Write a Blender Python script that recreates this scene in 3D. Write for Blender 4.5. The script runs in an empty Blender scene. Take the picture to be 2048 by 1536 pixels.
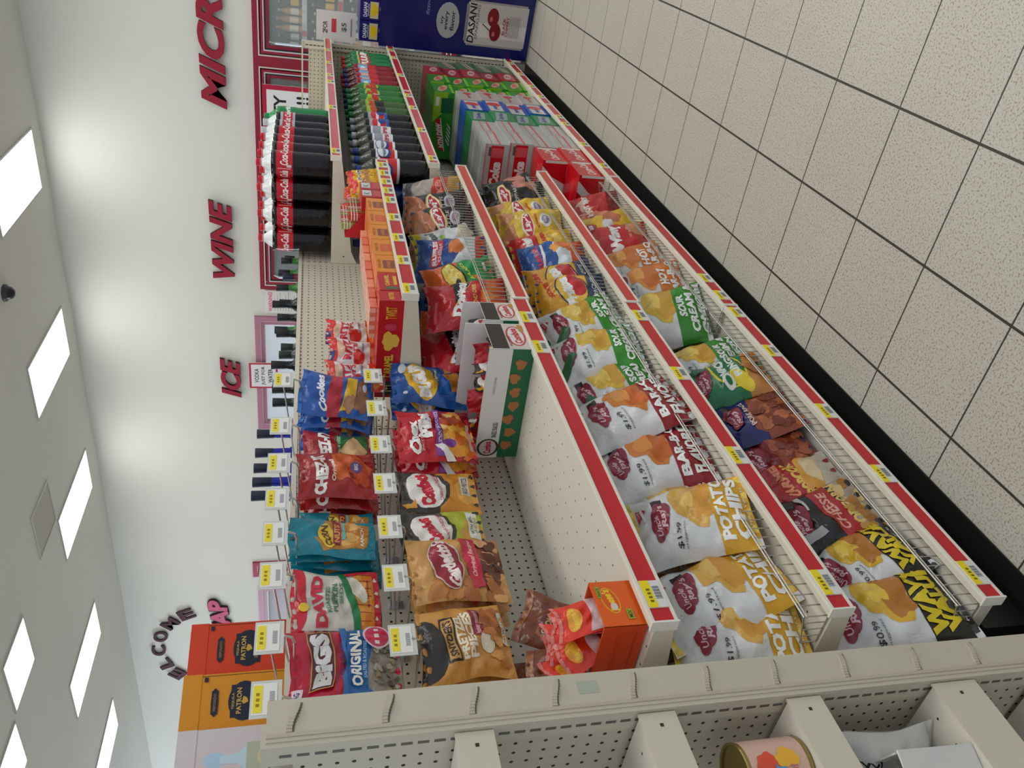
import bpy, math, random
import numpy as np
from mathutils import Matrix, Vector
from mathutils.geometry import tessellate_polygon

# ---------------------------------------------------------------- camera, world, light, exposure
SC = bpy.context.scene
COL = SC.collection
SC.view_settings.view_transform = 'Standard'
SC.view_settings.look = 'None'
SC.view_settings.gamma = 1.0
SC.view_settings.use_curve_mapping = False
SC.view_settings.exposure = 0.05

CAM_POS = Vector((0.9686, -1.5561, 1.4779))
YAW, PITCH, ROLL = 0.5806, 0.2485, 0.0053
fw = Vector((-math.sin(YAW)*math.cos(PITCH), math.cos(YAW)*math.cos(PITCH), -math.sin(PITCH)))
rt = Vector((math.cos(YAW), math.sin(YAW), 0.0))
up = rt.cross(fw)
r2 = rt*math.cos(ROLL) + up*math.sin(ROLL)
u2 = -rt*math.sin(ROLL) + up*math.cos(ROLL)
cam = bpy.data.cameras.new('camera')
cam.sensor_width = 36.0
cam.lens = 1591.4*36.0/2048.0          # the phone was held sideways: the picture's right is the room's down
cam.clip_start = 0.05
cob = bpy.data.objects.new('camera', cam)
COL.objects.link(cob)
m3 = Matrix((-u2, r2, -fw)).transposed()
cob.matrix_world = Matrix.Translation(CAM_POS) @ m3.to_4x4()
SC.camera = cob

W = bpy.data.worlds.new('world'); SC.world = W; W.use_nodes = True
bg = W.node_tree.nodes['Background']
bg.inputs[0].default_value = (0.80, 0.88, 1.0, 1)
bg.inputs[1].default_value = 0.62

PANEL_GLOW = 6.7

# daylight from the shop windows beyond the left end of the room
dl = bpy.data.lights.new('window_daylight', 'AREA'); dl.shape = 'RECTANGLE'; dl.size = 6.0; dl.size_y = 2.6
dl.energy = 420.0; dl.color = (0.74, 0.86, 1.0)
dlo = bpy.data.objects.new('window_daylight', dl); COL.objects.link(dlo)
dlo.location = (-15.6, 3.2, 1.9); dlo.rotation_euler = (0, math.radians(-90), 0)

# ---------------------------------------------------------------- small helpers
def lin(c):
    out = []
    for v in c[:3]:
        v = v/255.0
        out.append(v/12.92 if v <= 0.04045 else ((v+0.055)/1.055)**2.4)
    return (out[0], out[1], out[2], 1.0)

def nodes_mat(name):
    m = bpy.data.materials.new(name); m.use_nodes = True
    return m, m.node_tree.nodes, m.node_tree.links, m.node_tree.nodes['Principled BSDF']

def attr_mat(name, rough=0.45, metal=0.0, spec=0.5, bump=0.0, bscale=60.0, coat=0.0, rvar=0.0):
    m, N, L, P = nodes_mat(name)
    a = N.new('ShaderNodeAttribute'); a.attribute_name = 'Col'
    L.new(a.outputs['Color'], P.inputs['Base Color'])
    P.inputs['Roughness'].default_value = rough
    P.inputs['Metallic'].default_value = metal
    P.inputs['Specular IOR Level'].default_value = spec
    P.inputs['Coat Weight'].default_value = coat
    P.inputs['Coat Roughness'].default_value = 0.15
    if bump > 0:
        tc = N.new('ShaderNodeTexCoord'); n = N.new('ShaderNodeTexNoise'); n.inputs['Scale'].default_value = bscale
        n.inputs['Detail'].default_value = 3.0; n.inputs['Distortion'].default_value = 0.6
        b = N.new('ShaderNodeBump'); b.inputs['Strength'].default_value = bump; b.inputs['Distance'].default_value = 0.01
        L.new(tc.outputs['Object'], n.inputs['Vector']); L.new(n.outputs['Fac'], b.inputs['Height'])
        L.new(b.outputs['Normal'], P.inputs['Normal'])
    return m

MAT = {}
MAT['paint'] = attr_mat('powder_coated_steel', 0.42, 0, 0.4, 0.03, 300)
MAT['card'] = attr_mat('printed_cardboard', 0.5, 0, 0.35)
MAT['gloss_card'] = attr_mat('glossy_cardboard', 0.25, 0, 0.5)
MAT['foil'] = attr_mat('printed_foil', 0.22, 0.0, 0.5, 0.4, 34, 0.12)
MAT['matte_foil'] = attr_mat('printed_film', 0.26, 0.0, 0.5, 0.5, 26, 0.12)
MAT['plastic'] = attr_mat('plastic', 0.2, 0, 0.5)
MAT['satin'] = attr_mat('satin_plastic', 0.4, 0, 0.4)
MAT['metal'] = attr_mat('bright_wire', 0.25, 0.85, 0.5)
MAT['bottle'] = attr_mat('bottle_with_drink', 0.09, 0, 0.45, 0.2, 70)
MAT['letters'] = attr_mat('painted_letters', 0.55, 0, 0.3)

def glass_mat(name, col, rough=0.03, trans=0.9, alpha=1.0):
    m, N, L, P = nodes_mat(name)
    P.inputs['Base Color'].default_value = lin(col)
    P.inputs['Roughness'].default_value = rough
    P.inputs['Transmission Weight'].default_value = trans
    P.inputs['IOR'].default_value = 1.2
    P.inputs['Alpha'].default_value = alpha
    return m
MAT['glass'] = glass_mat('door_glass', (225, 232, 235), 0.02, 0.0, 0.18)
MAT['clear'] = glass_mat('clear_shrink_film', (235, 238, 240), 0.12, 0.0, 0.45)
MAT['acrylic'] = glass_mat('clear_acrylic', (200, 200, 195), 0.1, 0.0, 0.35)

def emis_mat(name, col, s):
    m = bpy.data.materials.new(name); m.use_nodes = True
    N = m.node_tree.nodes; N.clear()
    e = N.new('ShaderNodeEmission'); e.inputs[0].default_value = lin(col); e.inputs[1].default_value = s
    o = N.new('ShaderNodeOutputMaterial'); m.node_tree.links.new(e.outputs[0], o.inputs[0])
    return m
MAT['panel_on'] = emis_mat('lit_diffuser', (250, 250, 245), PANEL_GLOW)

def peg_mat(name, axes, col, pitch=0.0254, rad=0.0034, square=False):
    m, N, L, P = nodes_mat(name)
    tc = N.new('ShaderNodeTexCoord'); sep = N.new('ShaderNodeSeparateXYZ'); L.new(tc.outputs['Object'], sep.inputs[0])
    def fr(ax):
        a = N.new('ShaderNodeMath'); a.operation = 'DIVIDE'; L.new(sep.outputs[ax], a.inputs[0]); a.inputs[1].default_value = pitch
        b = N.new('ShaderNodeMath'); b.operation = 'FRACT'; L.new(a.outputs[0], b.inputs[0])
        c = N.new('ShaderNodeMath'); c.operation = 'SUBTRACT'; L.new(b.outputs[0], c.inputs[0]); c.inputs[1].default_value = 0.5
        d = N.new('ShaderNodeMath'); d.operation = 'MULTIPLY'; L.new(c.outputs[0], d.inputs[0]); d.inputs[1].default_value = pitch
        e = N.new('ShaderNodeMath'); e.operation = 'POWER'; L.new(d.outputs[0], e.inputs[0]); e.inputs[1].default_value = 2
        ab = N.new('ShaderNodeMath'); ab.operation = 'MULTIPLY'; L.new(d.outputs[0], ab.inputs[0]); L.new(d.outputs[0], ab.inputs[1])
        return ab
    s = N.new('ShaderNodeMath'); s.operation = 'ADD'; L.new(fr(axes[0]).outputs[0], s.inputs[0]); L.new(fr(axes[1]).outputs[0], s.inputs[1])
    lt = N.new('ShaderNodeMath'); lt.operation = 'LESS_THAN'; L.new(s.outputs[0], lt.inputs[0]); lt.inputs[1].default_value = rad*rad
    mx = N.new('ShaderNodeMixRGB'); L.new(lt.outputs[0], mx.inputs[0])
    mx.inputs[1].default_value = lin(col); mx.inputs[2].default_value = lin((38, 34, 28))
    L.new(mx.outputs[0], P.inputs['Base Color']); P.inputs['Roughness'].default_value = 0.5
    P.inputs['Specular IOR Level'].default_value = 0.3
    return m
BEIGE = (196, 188, 168)
CREAM = (214, 207, 190)
MAT['peg_yz'] = peg_mat('pegboard_back', (1, 2), (206, 199, 182))
MAT['peg_xz'] = peg_mat('pegboard_end', (0, 2), (196, 189, 168))
MAT['peg_xy'] = peg_mat('perforated_deck', (0, 1), (214, 208, 194), pitch=0.0508, rad=0.0026)

# ---------------------------------------------------------------- tagging
def tag(o, label=None, cat=None, group=None, kind=None):
    if label: o['label'] = label
    if cat: o['category'] = cat
    if group: o['group'] = group
    if kind: o['kind'] = kind
    return o

def thing(name, label, cat, loc=(0, 0, 0), group=None, mat=None):
    o = bpy.data.objects.new(name, None); COL.objects.link(o)
    o.empty_display_size = 0.05
    if mat is not None: o.matrix_world = mat
    else: o.location = loc
    return tag(o, label, cat, group)

# ---------------------------------------------------------------- mesh builder
class M:
    def __init__(s): s.V = []; s.F = []; s.C = []; s.N = []
    def quad(s, p, n, col):
        # wind every face so that it looks the way its normal points
        k = len(p); w = [0.0, 0.0, 0.0]
        for q in range(k):
            a, c = p[q], p[(q+1) % k]
            w[0] += (a[1]-c[1])*(a[2]+c[2]); w[1] += (a[2]-c[2])*(a[0]+c[0]); w[2] += (a[0]-c[0])*(a[1]+c[1])
        if w[0]*n[0]+w[1]*n[1]+w[2]*n[2] < 0: p = list(p)[::-1]
        l = math.sqrt(n[0]**2+n[1]**2+n[2]**2) or 1.0; n = (n[0]/l, n[1]/l, n[2]/l)
        i = len(s.V); s.V += [tuple(q) for q in p]; s.N += [tuple(n)]*len(p)
        s.F.append(tuple(range(i, i+len(p)))); s.C.append(lin(col))
    def box(s, x0, y0, z0, x1, y1, z1, col, faces=None):
        c = {'-x': col, '+x': col, '-y': col, '+y': col, '-z': col, '+z': col}
        if faces: c.update(faces)
        s.quad([(x0,y1,z0),(x0,y0,z0),(x0,y0,z1),(x0,y1,z1)], (-1,0,0), c['-x'])
        s.quad([(x1,y0,z0),(x1,y1,z0),(x1,y1,z1),(x1,y0,z1)], (1,0,0), c['+x'])
        s.quad([(x0,y0,z0),(x1,y0,z0),(x1,y0,z1),(x0,y0,z1)], (0,-1,0), c['-y'])
        s.quad([(x1,y1,z0),(x0,y1,z0),(x0,y1,z1),(x1,y1,z1)], (0,1,0), c['+y'])
        s.quad([(x0,y1,z0),(x1,y1,z0),(x1,y0,z0),(x0,y0,z0)], (0,0,-1), c['-z'])
        s.quad([(x0,y0,z1),(x1,y0,z1),(x1,y1,z1),(x0,y1,z1)], (0,0,1), c['+z'])
    def tube(s, p0, p1, r, col, n=8):
        p0 = Vector(p0); p1 = Vector(p1); d = (p1-p0).normalized()
        a = d.orthogonal().normalized(); b = d.cross(a); i = len(s.V)
        for k in range(n):
            t = 2*math.pi*k/n; q = a*math.cos(t)+b*math.sin(t)
            s.V += [tuple(p0+q*r), tuple(p1+q*r)]; s.N += [tuple(q)]*2
        for k in range(n):
            j = (k+1) % n; s.F.append((i+2*k, i+2*j, i+2*j+1, i+2*k+1)); s.C.append(lin(col))
        s.quad([p1+(a*math.cos(2*math.pi*k/n)+b*math.sin(2*math.pi*k/n))*r for k in range(n)], d, col)
        s.quad([p0+(a*math.cos(-2*math.pi*k/n)+b*math.sin(-2*math.pi*k/n))*r for k in range(n)], -d, col)
    def path(s, pts, r, col, n=6):
        for a, b in zip(pts[:-1], pts[1:]): s.tube(a, b, r, col, n)
    def lathe(s, prof, col, n=24, cx=0, cy=0, cols=None, fl=None):
        i = len(s.V); m = len(prof); NR = []
        for k in range(m):
            a = prof[max(0, k-1)]; b = prof[min(m-1, k+1)]
            dr, dz = b[0]-a[0], b[1]-a[1]; l = math.hypot(dr, dz) or 1; NR.append((dz/l, -dr/l))
        for k in range(m):
            for j in range(n):
                t = 2*math.pi*j/n; r = prof[k][0]
                if fl: r *= fl(t, prof[k][1])
                s.V.append((cx+r*math.cos(t), cy+r*math.sin(t), prof[k][1]))
                s.N.append((NR[k][0]*math.cos(t), NR[k][0]*math.sin(t), NR[k][1]))
        for k in range(m-1):
            for j in range(n):
                q = (j+1) % n
                s.F.append((i+k*n+j, i+k*n+q, i+(k+1)*n+q, i+(k+1)*n+j)); s.C.append(lin(cols[k] if cols else col))
    def skin(s, P, Nn, pieces, base, off=0.0004, step=0.00022, facecol=None, nobase=False):
        # P[nu+1][nv+1] points; printed pieces ride on the surface
        P = np.asarray(P, float); Nn = np.asarray(Nn, float); nu = P.shape[0]-1; nv = P.shape[1]-1
        if not nobase:
            i = len(s.V)
            s.V += [tuple(v) for v in P.reshape(-1, 3)]; s.N += [tuple(v) for v in Nn.reshape(-1, 3)]
            w = nv+1
            for a in range(nu):
                for b in range(nv):
                    q00, q10, q11, q01 = i+a*w+b, i+(a+1)*w+b, i+(a+1)*w+b+1, i+a*w+b+1
                    cc = lin(facecol(a/nu, b/nv) if facecol else base)
                    s.F.append((q00, q10, q11)); s.F.append((q00, q11, q01)); s.C += [cc, cc]
        for (a, b, up_, poly, col, lay) in clipped(pieces, nu, nv):
            i = len(s.V); o = off+step*lay
            q = np.asarray(poly); fu = (q[:, 0]*nu-a)[:, None]; fv = (q[:, 1]*nv-b)[:, None]
            if up_:
                pp = P[a, b]+(P[a, b+1]-P[a, b])*fv+(P[a+1, b+1]-P[a, b+1])*fu
                nn = Nn[a, b]+(Nn[a, b+1]-Nn[a, b])*fv+(Nn[a+1, b+1]-Nn[a, b+1])*fu
            else:
                pp = P[a, b]+(P[a+1, b]-P[a, b])*fu+(P[a+1, b+1]-P[a+1, b])*fv
                nn = Nn[a, b]+(Nn[a+1, b]-Nn[a, b])*fu+(Nn[a+1, b+1]-Nn[a+1, b])*fv
            pp = pp+nn*o
            s.V += [tuple(v) for v in pp]; s.N += [tuple(v) for v in nn]
            s.F.append(tuple(range(i, i+len(q)))); s.C.append(col)
    def mesh(s, name, mat):
        me = bpy.data.meshes.new(name); me.from_pydata(s.V, [], s.F)
        at = me.color_attributes.new('Col', 'FLOAT_COLOR', 'CORNER')
        buf = np.repeat(np.array(s.C, 'f'), [len(f) for f in s.F], axis=0)
        at.data.foreach_set('color', buf.ravel())
        me.polygons.foreach_set('use_smooth', [True]*len(s.F))
        me.normals_split_custom_set_from_vertices(s.N)
        me.materials.append(mat if not isinstance(mat, str) else MAT[mat])
        return me
    def obj(s, name, mat, parent=None, mw=None):
        o = bpy.data.objects.new(name, s.mesh(name, mat)); COL.objects.link(o)
        if parent is not None: o.parent = parent
        if mw is not None: o.matrix_local = mw
        return o

# ---------------------------------------------------------------- flat art: rectangles, ovals, blobs, lettering
_TX = {}
def text_polys(s, bold, shear):
    k = (s, bold, shear)
    if k in _TX: return _TX[k]
    cu = bpy.data.curves.new('t', 'FONT'); cu.body = s; cu.offset = bold; cu.shear = shear; cu.resolution_u = 2
    cu.align_x = 'CENTER'; cu.space_line = 0.85
    ob = bpy.data.objects.new('t', cu); me = ob.to_mesh()
    v = np.array([c.co[:2] for c in me.vertices]); lo = v.min(0); hi = v.max(0)
    v = (v-lo)/(hi-lo)-0.5
    out = [[tuple(v[i]) for i in p.vertices] for p in me.polygons]
    ob.to_mesh_clear(); bpy.data.objects.remove(ob); bpy.data.curves.remove(cu)
    _TX[k] = out
    return out

def art(w, h, cmds):
    """cmds in fractions of the panel -> convex pieces (poly, colour, layer)"""
    out = []
    for lay, c in enumerate(cmds):
        k = c[0]
        if k == 'r':
            _, u0, v0, u1, v1, col = c[:6]
            out.append(([(u0, v0), (u1, v0), (u1, v1), (u0, v1)], lin(col), lay))
        elif k in 'eb':
            _, cu, cv, ru, rv, col = c[:6]; rot = math.radians(c[6]) if len(c) > 6 else 0
            sd = c[7] if len(c) > 7 else 1; n = 20 if k == 'e' else 26; rr = random.Random(sd)
            ph = [rr.uniform(0, 6.3) for _ in range(3)]; pts = []
            for i in range(n):
                t = 2*math.pi*i/n; q = 1
                if k == 'b': q = 1+.13*math.sin(3*t+ph[0])+.08*math.sin(5*t+ph[1])+.06*math.sin(8*t+ph[2])
                x, y = ru*w*q*math.cos(t), rv*h*q*math.sin(t)
                pts.append((cu+(x*math.cos(rot)-y*math.sin(rot))/w, cv+(x*math.sin(rot)+y*math.cos(rot))/h))
            cc = (cu, cv)
            for i in range(n): out.append(([cc, pts[i], pts[(i+1) % n]], lin(col), lay))
        elif k == 'p':
            pts = c[1]
            for t in tessellate_polygon([[Vector((a, b, 0)) for a, b in pts]]):
                out.append(([pts[i] for i in t], lin(c[2]), lay))
        elif k == 't' and c[1]:
            _, s, cu, cv, fw_, fh_, col = c[:7]; rot = math.radians(c[7]) if len(c) > 7 else 0
            shear = c[8] if len(c) > 8 else 0; bold = c[9] if len(c) > 9 else 0.02
            for poly in text_polys(s, bold, shear):
                q = []
                for (a, b) in poly:
                    x, y = a*fw_*w, b*fh_*h
                    q.append((cu+(x*math.cos(rot)-y*math.sin(rot))/w, cv+(x*math.sin(rot)+y*math.cos(rot))/h))
                out.append((q, lin(col), lay))
    return out

def _clip(poly, ax, val, keep_low):
    res = []; n = len(poly)
    for i in range(n):
        a = poly[i]; b = poly[(i+1) % n]
        ia = (a[ax] <= val) if keep_low else (a[ax] >= val); ib = (b[ax] <= val) if keep_low else (b[ax] >= val)
        if ia: res.append(a)
        if ia != ib:
            t = (val-a[ax])/(b[ax]-a[ax])
            p = [a[0]+(b[0]-a[0])*t, a[1]+(b[1]-a[1])*t]; p[ax] = val; res.append(tuple(p))
    return res
def _diag(poly, nu, nv, ca, cb, upper):
    """part of a piece on one side of its cell's diagonal"""
    f = [((p[1]*nv-cb)-(p[0]*nu-ca))*(1 if upper else -1) for p in poly]
    if nu == 1 and nv == 1: return poly if not upper else []
    res = []; n = len(poly)
    for i in range(n):
        j = (i+1) % n; a, b = poly[i], poly[j]
        if f[i] >= -1e-12: res.append(a)
        if (f[i] > 1e-12 and f[j] < -1e-12) or (f[i] < -1e-12 and f[j] > 1e-12):
            t = f[i]/(f[i]-f[j]); res.append((a[0]+(b[0]-a[0])*t, a[1]+(b[1]-a[1])*t))
    return res
def _area(p):
    return abs(sum(p[i][0]*p[(i+1) % len(p)][1]-p[(i+1) % len(p)][0]*p[i][1] for i in range(len(p))))/2
def _slice(poly, ax, n):
    out = []; lo = min(p[ax] for p in poly); hi = max(p[ax] for p in poly)
    k0 = max(0, int(math.floor(lo*n+1e-9))); k1 = min(n-1, int(math.ceil(hi*n-1e-9))-1)
    for k in range(k0, k1+1):
        q = poly
        if lo < k/n-1e-12: q = _clip(q, ax, k/n, False)
        if len(q) > 2 and hi > (k+1)/n+1e-12: q = _clip(q, ax, (k+1)/n, True)
        if len(q) > 2: out.append((k, q))
    return out
_CL = {}
def clipped(pieces, nu, nv):
    key = (id(pieces), nu, nv)
    if key in _CL: return _CL[key][1]
    out = []
    for poly, col, lay in pieces:
        # keep the winding anticlockwise so the print faces outwards
        s2 = sum(poly[i][0]*poly[(i+1) % len(poly)][1]-poly[(i+1) % len(poly)][0]*poly[i][1] for i in range(len(poly)))
        if s2 < 0: poly = poly[::-1]
        for a, q in _slice(poly, 0, nu):
            for b, r in _slice(q, 1, nv):
                if _area(r) < 1e-7: continue
                for up_ in (False, True):
                    t = _diag(r, nu, nv, a, b, up_)
                    if len(t) > 2 and _area(t) > 5e-8: out.append((a, b, up_, t, col, lay))
    _CL[key] = (pieces, out)
    return out

def grid_normals(P):
    du = np.gradient(P, axis=0); dv = np.gradient(P, axis=1)
    n = np.cross(du, dv); l = np.linalg.norm(n, axis=2, keepdims=True); l[l == 0] = 1
    return n/l

# ---------------------------------------------------------------- filled bag: pillow with crimped seals, creases and printed front
NU, NV = 18, 24
_BAG = {}
def bag_mesh(kind, w, h, t, seed=1, low=0.5, bend=0.0, hole=False, crumple=1.0, mat='foil'):
    key = (kind, round(w, 3), round(h, 3), round(t, 3), seed, low, bend, crumple)
    if key in _BAG: return _BAG[key]
    sp = KINDS[kind]; rr = random.Random(seed*7919+len(kind))
    ph = [rr.uniform(0, 6.28) for _ in range(12)]
    U, V = np.meshgrid(np.linspace(0, 1, NU+1), np.linspace(0, 1, NV+1), indexing='ij')
    s = 0.045
    vv = np.clip((V-s)/(1-2*s), 0, 1)
    pk = vv**(math.log(0.5)/math.log(1-low) if low != 0.5 else 1.0)
    prof = np.clip(np.sin(np.pi*pk), 0, 1)**0.55
    across = np.clip(1-np.abs(2*U-1)**2.6, 0, 1)**0.62
    edge = np.exp(-vv/0.13)+np.exp(-(1-vv)/0.13)
    P = {}
    for side in (1, -1):
        d = t/2*prof*across
        cre = (0.0042*np.sin(9*np.pi*U+ph[0]+3*V)+0.0030*np.sin(17*np.pi*U+ph[1]-2*V))*edge
        big = 0.0055*np.sin(5*U*math.pi+4*V*math.pi+ph[2]+side)+0.0045*np.sin(7*V*math.pi-3*U*math.pi+ph[3])+0.0034*np.sin(11*V*math.pi+6*U*math.pi+ph[4]*side)
        y = -side*(d+(cre+big*np.minimum(prof, 1)*across)*crumple*min(1.0, t/0.05))
        x = (U-0.5)*w*(1-0.055*np.sin(np.pi*vv)-0.02*np.sin(3*np.pi*V+ph[5]))+0.004*np.sin(2*np.pi*V+ph[6])*crumple
        z = V*h*(1-0.02*across)+0.004*np.sin(2*np.pi*U+ph[7])*np.where(V > 0.5, 1, -0.3)*crumple
        y = y+bend*(V**2)*h+0.006*np.sin(2*np.pi*U+ph[8])*crumple*V+0.0035*np.sin(30*U*np.pi)*(1-np.clip(V/s, 0, 1)+1-np.clip((1-V)/s, 0, 1))*0.25
        P[side] = np.stack([x, y, z], -1)
    m = (P[1][[0, -1]]+P[-1][[0, -1]])/2; P[1][[0, -1]] = m; P[-1][[0, -1]] = m
    m = (P[1][:, [0, -1]]+P[-1][:, [0, -1]])/2; P[1][:, [0, -1]] = m; P[-1][:, [0, -1]] = m
    b = M()
    n1 = grid_normals(P[1])
    pc = sp.get('_art')
    if pc is None:
        pc = art(w, h, sp['art']); sp['_art'] = pc
    b.skin(P[1], n1, pc, sp['base'], off=0.0006, step=0.00012)
    Q = P[-1][::-1]; b.skin(Q, grid_normals(Q), [], sp.get('back', sp['base']))
    me = b.mesh(kind_name(kind), sp.get('mat', mat))
    _BAG[key] = me
    return me

def kind_name(k): return KINDS[k].get('name', 'snack_bag')

def pose(x, y, z, yaw=90, lean=0, spin=0):
    return (Matrix.Translation((x, y, z)) @ Matrix.Rotation(math.radians(yaw), 4, 'Z') @
            Matrix.Rotation(math.radians(-lean), 4, 'X') @ Matrix.Rotation(math.radians(spin), 4, 'Y'))

def put_bag(kind, x, y, z, w, h, t, label, yaw=90, lean=10, spin=0, seed=1, group=None, **kw):
    me = bag_mesh(kind, w, h, t, seed, **kw)
    o = bpy.data.objects.new(kind_name(kind), me); COL.objects.link(o)
    o.matrix_world = pose(x, y, z, yaw, lean, spin)
    return tag(o, label, KINDS[kind].get('cat', 'bag'), group)

# ---------------------------------------------------------------- printed box
def art_box(name, w, d, h, base, faces, mat='card', parent=None, mw=None, cols=None, open_top=False):
    """local: x width, -y front; faces: dict of art command lists"""
    b = M(); x0, x1, y0, y1 = -w/2, w/2, -d/2, d/2
    F = {'front': ([(x0, y0, 0), (x1, y0, 0), (x1, y0, h), (x0, y0, h)], (0, -1, 0), w, h),
         'right': ([(x1, y0, 0), (x1, y1, 0), (x1, y1, h), (x1, y0, h)], (1, 0, 0), d, h),
         'back': ([(x1, y1, 0), (x0, y1, 0), (x0, y1, h), (x1, y1, h)], (0, 1, 0), w, h),
         'left': ([(x0, y1, 0), (x0, y0, 0), (x0, y0, h), (x0, y1, h)], (-1, 0, 0), d, h),
         'top': ([(x0, y0, h), (x1, y0, h), (x1, y1, h), (x0, y1, h)], (0, 0, 1), w, d),
         'bottom': ([(x0, y1, 0), (x1, y1, 0), (x1, y0, 0), (x0, y0, 0)], (0, 0, -1), w, d)}
    for k, (c, n, fw_, fh_) in F.items():
        if k == 'top' and open_top: continue
        P = np.array([[c[0], c[3]], [c[1], c[2]]], float); Nn = np.broadcast_to(np.array(n, float), P.shape)
        b.skin(P, Nn, art(fw_, fh_, faces.get(k, [])), (cols or {}).get(k, base), off=0.0003, step=0.0002)
    return b.obj(name, mat, parent, mw)

# ================================================================ ROOM
T = 0.3048
WALL_Y = 7.0; CEIL = 4.03
def struct(name, b, mat, **k):
    o = b.obj(name, mat); o['kind'] = 'structure'; return o

def floor_mat():
    m, N, L, P = nodes_mat('speckled_floor_tile')
    tc = N.new('ShaderNodeTexCoord'); sep = N.new('ShaderNodeSeparateXYZ'); L.new(tc.outputs['Object'], sep.inputs[0])
    def line(ax, wd):
        a = N.new('ShaderNodeMath'); a.operation = 'DIVIDE'; L.new(sep.outputs[ax], a.inputs[0]); a.inputs[1].default_value = T
        b = N.new('ShaderNodeMath'); b.operation = 'ADD'; L.new(a.outputs[0], b.inputs[0]); b.inputs[1].default_value = 0.5
        c = N.new('ShaderNodeMath'); c.operation = 'FRACT'; L.new(b.outputs[0], c.inputs[0])
        d = N.new('ShaderNodeMath'); d.operation = 'SUBTRACT'; L.new(c.outputs[0], d.inputs[0]); d.inputs[1].default_value = 0.5
        e = N.new('ShaderNodeMath'); e.operation = 'ABSOLUTE'; L.new(d.outputs[0], e.inputs[0])
        f = N.new('ShaderNodeMath'); f.operation = 'LESS_THAN'; L.new(e.outputs[0], f.inputs[0]); f.inputs[1].default_value = wd/T/2
        return f
    mx = N.new('ShaderNodeMath'); mx.operation = 'MAXIMUM'
    L.new(line(0, 0.0068).outputs[0], mx.inputs[0]); L.new(line(1, 0.0046).outputs[0], mx.inputs[1])
    sp = N.new('ShaderNodeTexNoise'); sp.inputs['Scale'].default_value = 190; sp.inputs['Detail'].default_value = 2
    L.new(tc.outputs['Object'], sp.inputs['Vector'])
    cr = N.new('ShaderNodeValToRGB'); L.new(sp.outputs['Fac'], cr.inputs[0])
    cr.color_ramp.elements[0].position = 0.34; cr.color_ramp.elements[0].color = lin((150, 140, 122))
    cr.color_ramp.elements[1].position = 0.52; cr.color_ramp.elements[1].color = lin((196, 192, 180))
    e = cr.color_ramp.elements.new(0.44); e.color = lin((186, 181, 168))
    lg = N.new('ShaderNodeTexNoise'); lg.inputs['Scale'].default_value = 3.0; L.new(tc.outputs['Object'], lg.inputs['Vector'])
    cl = N.new('ShaderNodeValToRGB'); L.new(lg.outputs['Fac'], cl.inputs[0])
    cl.color_ramp.elements[0].color = (0.90, 0.89, 0.87, 1); cl.color_ramp.elements[1].color = (1, 1, 1, 1)
    mu = N.new('ShaderNodeMixRGB'); mu.blend_type = 'MULTIPLY'; mu.inputs[0].default_value = 1
    L.new(cr.outputs[0], mu.inputs[1]); L.new(cl.outputs[0], mu.inputs[2])
    g = N.new('ShaderNodeMixRGB'); L.new(mx.outputs[0], g.inputs[0]); L.new(mu.outputs[0], g.inputs[1]); g.inputs[2].default_value = lin((58, 54, 47))
    L.new(g.outputs[0], P.inputs['Base Color']); P.inputs['Roughness'].default_value = 0.42; P.inputs['Specular IOR Level'].default_value = 0.35
    bp = N.new('ShaderNodeBump'); bp.inputs['Strength'].default_value = 0.3; bp.inputs['Distance'].default_value = 0.002; bp.invert = True
    L.new(mx.outputs[0], bp.inputs['Height']); L.new(bp.outputs['Normal'], P.inputs['Normal'])
    return m
MAT['floor'] = floor_mat()

def wall_mat(name, c1, c2, rough=0.85, bump=0.12, sc=120):
    m, N, L, P = nodes_mat(name)
    tc = N.new('ShaderNodeTexCoord'); n = N.new('ShaderNodeTexNoise'); n.inputs['Scale'].default_value = 0.8
    L.new(tc.outputs['Object'], n.inputs['Vector'])
    r = N.new('ShaderNodeValToRGB'); L.new(n.outputs['Fac'], r.inputs[0]); r.color_ramp.elements[0].color = lin(c1); r.color_ramp.elements[1].color = lin(c2)
    L.new(r.outputs[0], P.inputs['Base Color']); P.inputs['Roughness'].default_value = rough
    n2 = N.new('ShaderNodeTexNoise'); n2.inputs['Scale'].default_value = sc; L.new(tc.outputs['Object'], n2.inputs['Vector'])
    b = N.new('ShaderNodeBump'); b.inputs['Strength'].default_value = bump; b.inputs['Distance'].default_value = 0.004
    L.new(n2.outputs['Fac'], b.inputs['Height']); L.new(b.outputs['Normal'], P.inputs['Normal'])
    return m
MAT['wall'] = wall_mat('white_wall_paint', (214, 213, 205), (222, 221, 214))
MAT['ceil'] = wall_mat('ceiling_board', (204, 203, 196), (214, 213, 206), 0.9, 0.3, 60)

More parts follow.
